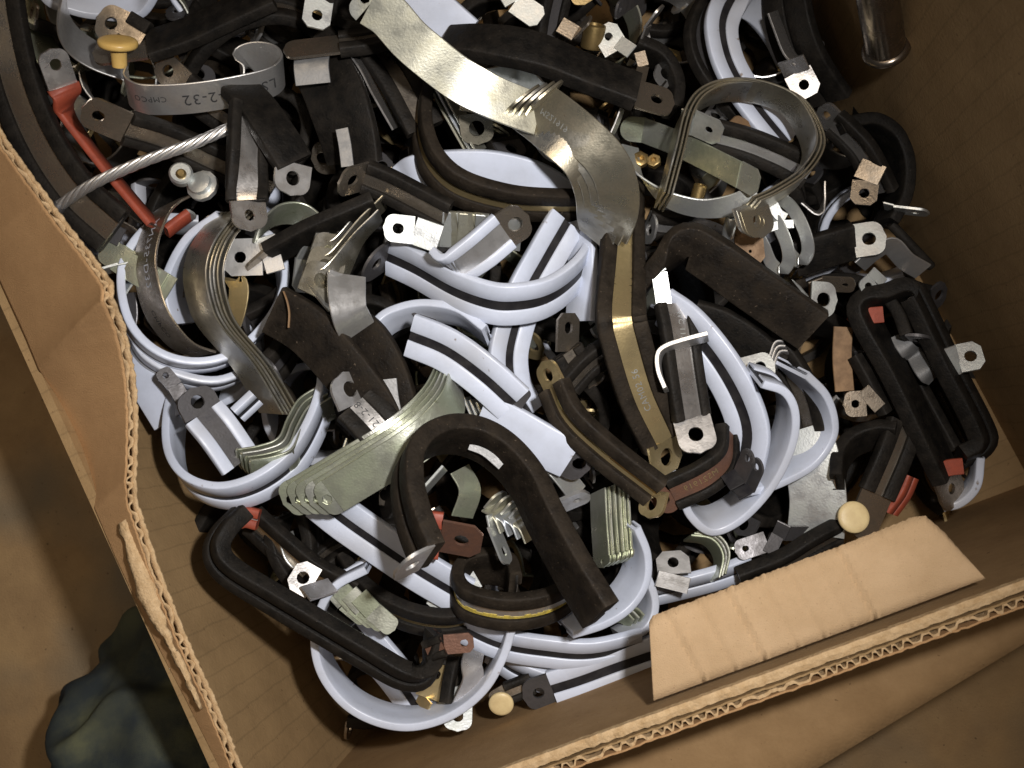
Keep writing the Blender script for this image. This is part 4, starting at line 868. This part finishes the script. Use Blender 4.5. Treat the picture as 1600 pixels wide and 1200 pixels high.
# wire cable: six strands twisted round a core
EC = crom([P(78, 338, 66), P(98, 318, 74), P(150, 285, 92), P(225, 252, 96), P(300, 225, 94), P(368, 196, 80)], 14)
root = empty('wire_cable', W(EC[0]), 'twisted steel wire cable lying across the left side of the pile', 'cable')
for k in range(6):
    F = []; arc = 0
    for i, e in enumerate(EC):
        if i: arc += (EC[i] - EC[i - 1]).length
        tg = (EC[min(i + 1, len(EC) - 1)] - EC[max(i - 1, 0)]).normalized(); e1 = tg.cross(Vector((0, 0, 1))).normalized(); e2 = e1.cross(tg)
        an = arc / 17 + k * math.pi / 3
        F.append((e + (e1 * math.cos(an) + e2 * math.sin(an)) * 5.2, e1, e2))
    child(root, 'strand', sweep(F, [(3.4 * math.cos(2 * math.pi * j / 8), 3.4 * math.sin(2 * math.pi * j / 8)) for j in range(8)]), 'alu', 70)
bm = bmesh.new(); lathe(bm, EC[0], EC[9] - EC[0], [(7, -8), (10.5, -6), (10.5, 22), (9, 26)], 16); child(root, 'ferrule', bm, 'dark')
# chrome tube leaning at the back against the right wall
t0_, t1_ = P(1384, 74, 130), P(1352, -120, 330)
root = empty('metal_tube', W(t0_), 'dark chrome tube with a flared rim leaning in at the top right', 'tube')
bm = bmesh.new(); L_ = (t1_ - t0_).length; lathe(bm, t0_, t1_ - t0_, [(28, 0), (28, 6), (27, L_)], 32); child(root, 'barrel', bm, 'chrome', 60)
bm = bmesh.new(); lathe(bm, t0_, t1_ - t0_, [(20, -11), (30, -9), (34, -4), (33, 1), (28, 5)], 32); child(root, 'rim', bm, 'chrome', 60)

# ------------------------------------------------------------------ the rest of the pile: buried clamps
protos = []
def proto(kind, R, arc, w, sm, cm=None, leg=40):
    pts = [(800 + R * math.cos(a), 600 - R * math.sin(a)) for a in [math.radians(-arc / 2 + arc * i / 8 + 90) for i in range(9)]]
    r = C('x', kind, pts, (w * .05, w * .45), w, h=0, sm=sm, cm=cm, t0=(pts[0][0] + 34, pts[0][1] + 8), t1=(pts[-1][0] - 34, pts[-1][1] + 8), n=3)
    protos.append((kind, r)); return r
proto('B', 78, 230, 62, 'brown'); proto('B', 110, 180, 68, 'dark'); proto('B', 60, 280, 56, 'alu'); proto('B', 95, 120, 64, 'gold', 'dirty'); proto('B', 70, 200, 60, 'stripe')
proto('W', 85, 220, 66, 'stripe'); proto('M', 80, 200, 58, 'green'); proto('M', 60, 240, 54, 'alu')
KEEP = {18: 'between the brass bushing and the upper right white loop', 22: 'above the wire cable', 27: 'just right of the swooping bright strap', 28: 'between the brass bushing and the black arch', 29: 'just left of the upper right white loop', 30: 'just right of the upper right white loop', 31: 'left of the wire cable', 32: 'just below the amber button', 33: 'between the printed aluminium ring and the amber button', 36: 'just below the swooping bright strap', 38: 'left of the upper right white loop', 39: 'between the upper right white loop and the zinc ring nest', 42: 'just left of the wire cable', 43: 'between the wire cable and the orange-red clamp', 44: 'between the steel-striped clamp and the wire cable', 46: 'between the black slotted clamp and the dark gold-striped ring', 47: 'just above the dark gold-striped ring', 49: 'between the black arch and the zinc ring nest', 50: 'just below the zinc ring nest', 51: 'above the elbow clamp', 52: 'between the hose clamp and the zinc ring nest', 54: 'just above the curved zinc nest', 56: 'between the dark gold-striped ring and the black slotted clamp', 58: 'between the dark gold-striped ring and the central white loop', 60: 'between the zinc ring nest and the elbow clamp', 61: 'just right of the zinc ring nest', 62: 'right of the zinc ring nest', 63: 'between the curved zinc nest and the stamped steel ring', 64: 'just below the stepped zinc nest', 65: 'just above the worn flat clamp', 66: 'just left of the central white loop', 67: 'just right of the central white loop', 68: 'just right of the long gold-striped clamp', 69: 'between the long gold-striped clamp and the elbow clamp', 72: 'just below the stamped steel ring', 73: 'between the worn flat clamp and the olive fanned nest', 74: 'just left of the straight white strap', 75: 'between the straight white strap and the central white loop', 76: 'just right of the straight white strap', 80: 'between the black frame clamp and the satin grey band', 81: 'just below the black frame clamp', 82: 'just left of the olive fanned nest', 83: 'between the olive fanned nest and the rusty lug', 84: 'just left of the horseshoe clamp', 86: 'between the upright zinc nest and the long gold-striped clamp', 87: 'just left of the large white loop', 88: 'just above the reddish-striped clamp', 89: 'just above the cream-buttoned clamp', 90: 'just right of the cream-buttoned clamp', 91: 'between the lower left white loop and the long black frame clamp', 93: 'between the yellow-painted loop and the rusty lug', 94: 'between the upright zinc nest and the horseshoe clamp', 96: 'just below the large white loop', 97: 'just above the inner cardboard flap', 98: 'just below the rusty lug', 100: 'just below the yellow-painted loop', 102: 'just left of the bottom left white loop', 103: 'just right of the bottom left white loop', 122: 'just left of the printed aluminium ring', 124: 'between the printed aluminium ring and the wire cable', 125: 'just right of the printed aluminium ring', 128: 'just above the brass bushing', 129: 'just right of the brass bushing', 130: 'between the upper right white loop and the black arch', 131: 'between the amber button and the orange-red clamp', 132: 'between the amber button and the wire cable', 133: 'between the printed aluminium ring and the steel-striped clamp', 134: 'just above the steel-striped clamp', 135: 'just right of the black slotted clamp', 136: 'just left of the black arch', 138: 'just below the brass bushing', 139: 'just above the zinc ring nest', 140: 'just right of the orange-red clamp', 141: 'just right of the wire cable', 142: 'between the steel-striped clamp and the stepped zinc nest', 143: 'just below the black slotted clamp', 145: 'just below the black arch', 146: 'between the black arch and the dark gold-striped ring', 147: 'between the zinc ring nest and the upper right white loop', 148: 'between the zinc ring nest and the hose clamp', 149: 'just above the hose clamp', 150: 'just below the orange-red clamp', 151: 'just right of the stamped steel ring', 152: 'just right of the curved zinc nest', 153: 'between the stepped zinc nest and the worn flat clamp', 155: 'just above the central white loop', 157: 'just left of the hose clamp', 158: 'between the hose clamp and the elbow clamp', 159: 'just right of the hose clamp', 160: 'just above the lower left white loop', 162: 'between the worn flat clamp and the stepped zinc nest', 163: 'just below the central white loop', 164: 'between the long gold-striped clamp and the central white loop', 165: 'just above the long gold-striped clamp', 166: 'just below the elbow clamp', 167: 'just right of the elbow clamp', 168: 'between the black frame clamp and the hose clamp', 169: 'just below the worn flat clamp', 171: 'just above the horseshoe clamp', 172: 'just right of the horseshoe clamp', 173: 'just above the upright zinc nest', 175: 'between the reddish-striped clamp and the large white loop', 176: 'just left of the black frame clamp', 178: 'just below the olive fanned nest', 179: 'just above the rusty lug', 181: 'just left of the upright zinc nest', 182: 'just below the reddish-striped clamp', 184: 'between the long black frame clamp and the lower left white loop', 185: 'just above the bottom left white loop', 186: 'just below the horseshoe clamp', 188: 'just left of the inner cardboard flap', 189: 'just right of the long black frame clamp', 191: 'just left of the yellow-painted loop', 198: 'between the amber button and the printed aluminium ring', 199: 'just above the black slotted clamp', 204: 'just left of the amber button', 205: 'just right of the amber button', 206: 'just above the printed aluminium ring', 207: 'just left of the swooping bright strap', 208: 'just above the swooping bright strap', 209: 'just right of the black arch', 210: 'between the upper right white loop and the brass bushing', 211: 'between the upper right white loop and the chrome tube', 212: 'just above the orange-red clamp', 213: 'just below the printed aluminium ring', 214: 'just left of the black slotted clamp', 215: 'just left of the dark gold-striped ring', 216: 'just right of the dark gold-striped ring', 217: 'between the black arch and the brass bushing', 218: 'just below the upper right white loop', 219: 'between the zinc ring nest and the chrome tube', 220: 'just below the wire cable', 221: 'just below the steel-striped clamp', 222: 'just above the stepped zinc nest', 223: 'just below the dark gold-striped ring', 224: 'between the central white loop and the dark gold-striped ring', 225: 'just left of the zinc ring nest', 226: 'just above the elbow clamp', 227: 'just below the curved zinc nest', 228: 'just right of the stepped zinc nest', 229: 'just above the straight white strap', 230: 'just left of the long gold-striped clamp', 231: 'just left of the elbow clamp', 232: 'just below the hose clamp', 233: 'just above the black frame clamp', 234: 'just left of the worn flat clamp', 237: 'just below the long gold-striped clamp', 238: 'just left of the reddish-striped clamp', 239: 'just above the large white loop', 240: 'just above the satin grey band', 241: 'just below the lower left white loop', 242: 'just left of the rusty lug', 243: 'just right of the rusty lug', 244: 'just above the yellow-painted loop', 245: 'just right of the upright zinc nest', 246: 'just right of the large white loop', 247: 'just above the long black frame clamp', 249: 'just below the upright zinc nest'}
LOOK = ['black cushioned clamp', 'wide black clamp', 'small black clamp', 'dusty black clamp', 'plain black clamp', 'white cushioned clamp', 'olive strap', 'aluminium strap']
GROUP = {'B': 'black cushioned clamps buried in the pile', 'W': 'white cushioned clamps buried in the pile', 'M': 'bare metal straps buried in the pile'}
npl = 0
border = [(60, 300), (200, 520), (290, 690), (330, 850), (400, 930), (520, 1010), (590, 1090), (700, 1110), (880, 1070), (1150, 920), (1440, 790), (1530, 730), (1460, 420), (1400, 260), (1320, 140), (1260, -20), (1180, -320), (800, -320), (0, -320), (-110, -20), (-20, 160)]
def inside(x, y):
    c_ = False
    for (x0, y0), (x1, y1) in zip(border, border[1:] + border[:1]):
        if (y0 > y) != (y1 > y) and x < (x1 - x0) * (y - y0) / (y1 - y0) + x0: c_ = not c_
    return c_
def edge_d(x, y):
    return min(math.hypot(x - (x0 + (x1 - x0) * t), y - (y0 + (y1 - y0) * t)) for (x0, y0), (x1, y1) in zip(border, border[1:] + border[:1]) for t in (0, .25, .5, .75))
# below them the tangle of clamps too deep to tell apart
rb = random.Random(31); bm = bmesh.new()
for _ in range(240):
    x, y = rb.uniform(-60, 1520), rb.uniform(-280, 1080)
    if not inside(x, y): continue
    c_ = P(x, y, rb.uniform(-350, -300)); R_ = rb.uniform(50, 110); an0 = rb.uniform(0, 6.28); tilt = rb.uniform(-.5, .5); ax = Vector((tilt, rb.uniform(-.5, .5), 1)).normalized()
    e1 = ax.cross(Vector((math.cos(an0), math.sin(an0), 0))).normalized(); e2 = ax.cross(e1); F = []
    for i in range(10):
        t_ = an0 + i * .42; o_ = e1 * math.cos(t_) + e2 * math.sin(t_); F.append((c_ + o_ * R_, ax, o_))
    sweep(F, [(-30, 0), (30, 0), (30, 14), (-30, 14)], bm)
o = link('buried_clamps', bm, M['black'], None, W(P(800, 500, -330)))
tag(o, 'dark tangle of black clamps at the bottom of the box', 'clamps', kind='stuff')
rnd = random.Random(12); used = set(); spots = []
def place(kinds, x, y, hgt):
    global npl
    ip, (kind, r) = rnd.choice([(i, p) for i, p in enumerate(protos) if p[0] in kinds])
    rot = (rnd.uniform(-.5, .5), rnd.uniform(-.5, .5), rnd.uniform(0, 6.28)); npl += 1
    if KEEP and npl - 1 not in KEEP: return
    if r.name in used:
        n_ = r.copy(); COL.objects.link(n_)
        for ch in list(r.children): q = ch.copy(); COL.objects.link(q); q.parent = n_
    else: n_ = r; used.add(r.name)
    n_.location = W(P(x, y, hgt)); n_.rotation_euler = rot
    if not KEEP: n_['_pi'] = npl - 1
    n_['label'] = LOOK[ip] + ' half buried ' + KEEP.get(npl - 1, ''); n_['group'] = GROUP[kind]
    if len(n_['label'].split()) > 16: n_['label'] = n_['label'].replace('half buried ', '')
for lay, hgt, ks in ((0, -290, 'BBBM'), (1, -215, 'BBBBBWM'), (2, -150, 'BBBBM')):
    y = -210
    while y < 1120:
        x = -40 + rnd.uniform(0, 60)
        while x < 1520:
            xx, yy = x + rnd.uniform(-30, 30), y + rnd.uniform(-30, 30)
            if inside(xx, yy) and edge_d(xx, yy) > (45, 75, 110)[lay]: place(rnd.choice(ks), xx, yy, hgt + rnd.uniform(-25, 25))
            x += (120, 125, 150)[lay]
        y += (115, 120, 140)[lay]
for kind, r in protos:
    if r.name not in used:
        for ch in list(r.children): bpy.data.objects.remove(ch)
        bpy.data.objects.remove(r)
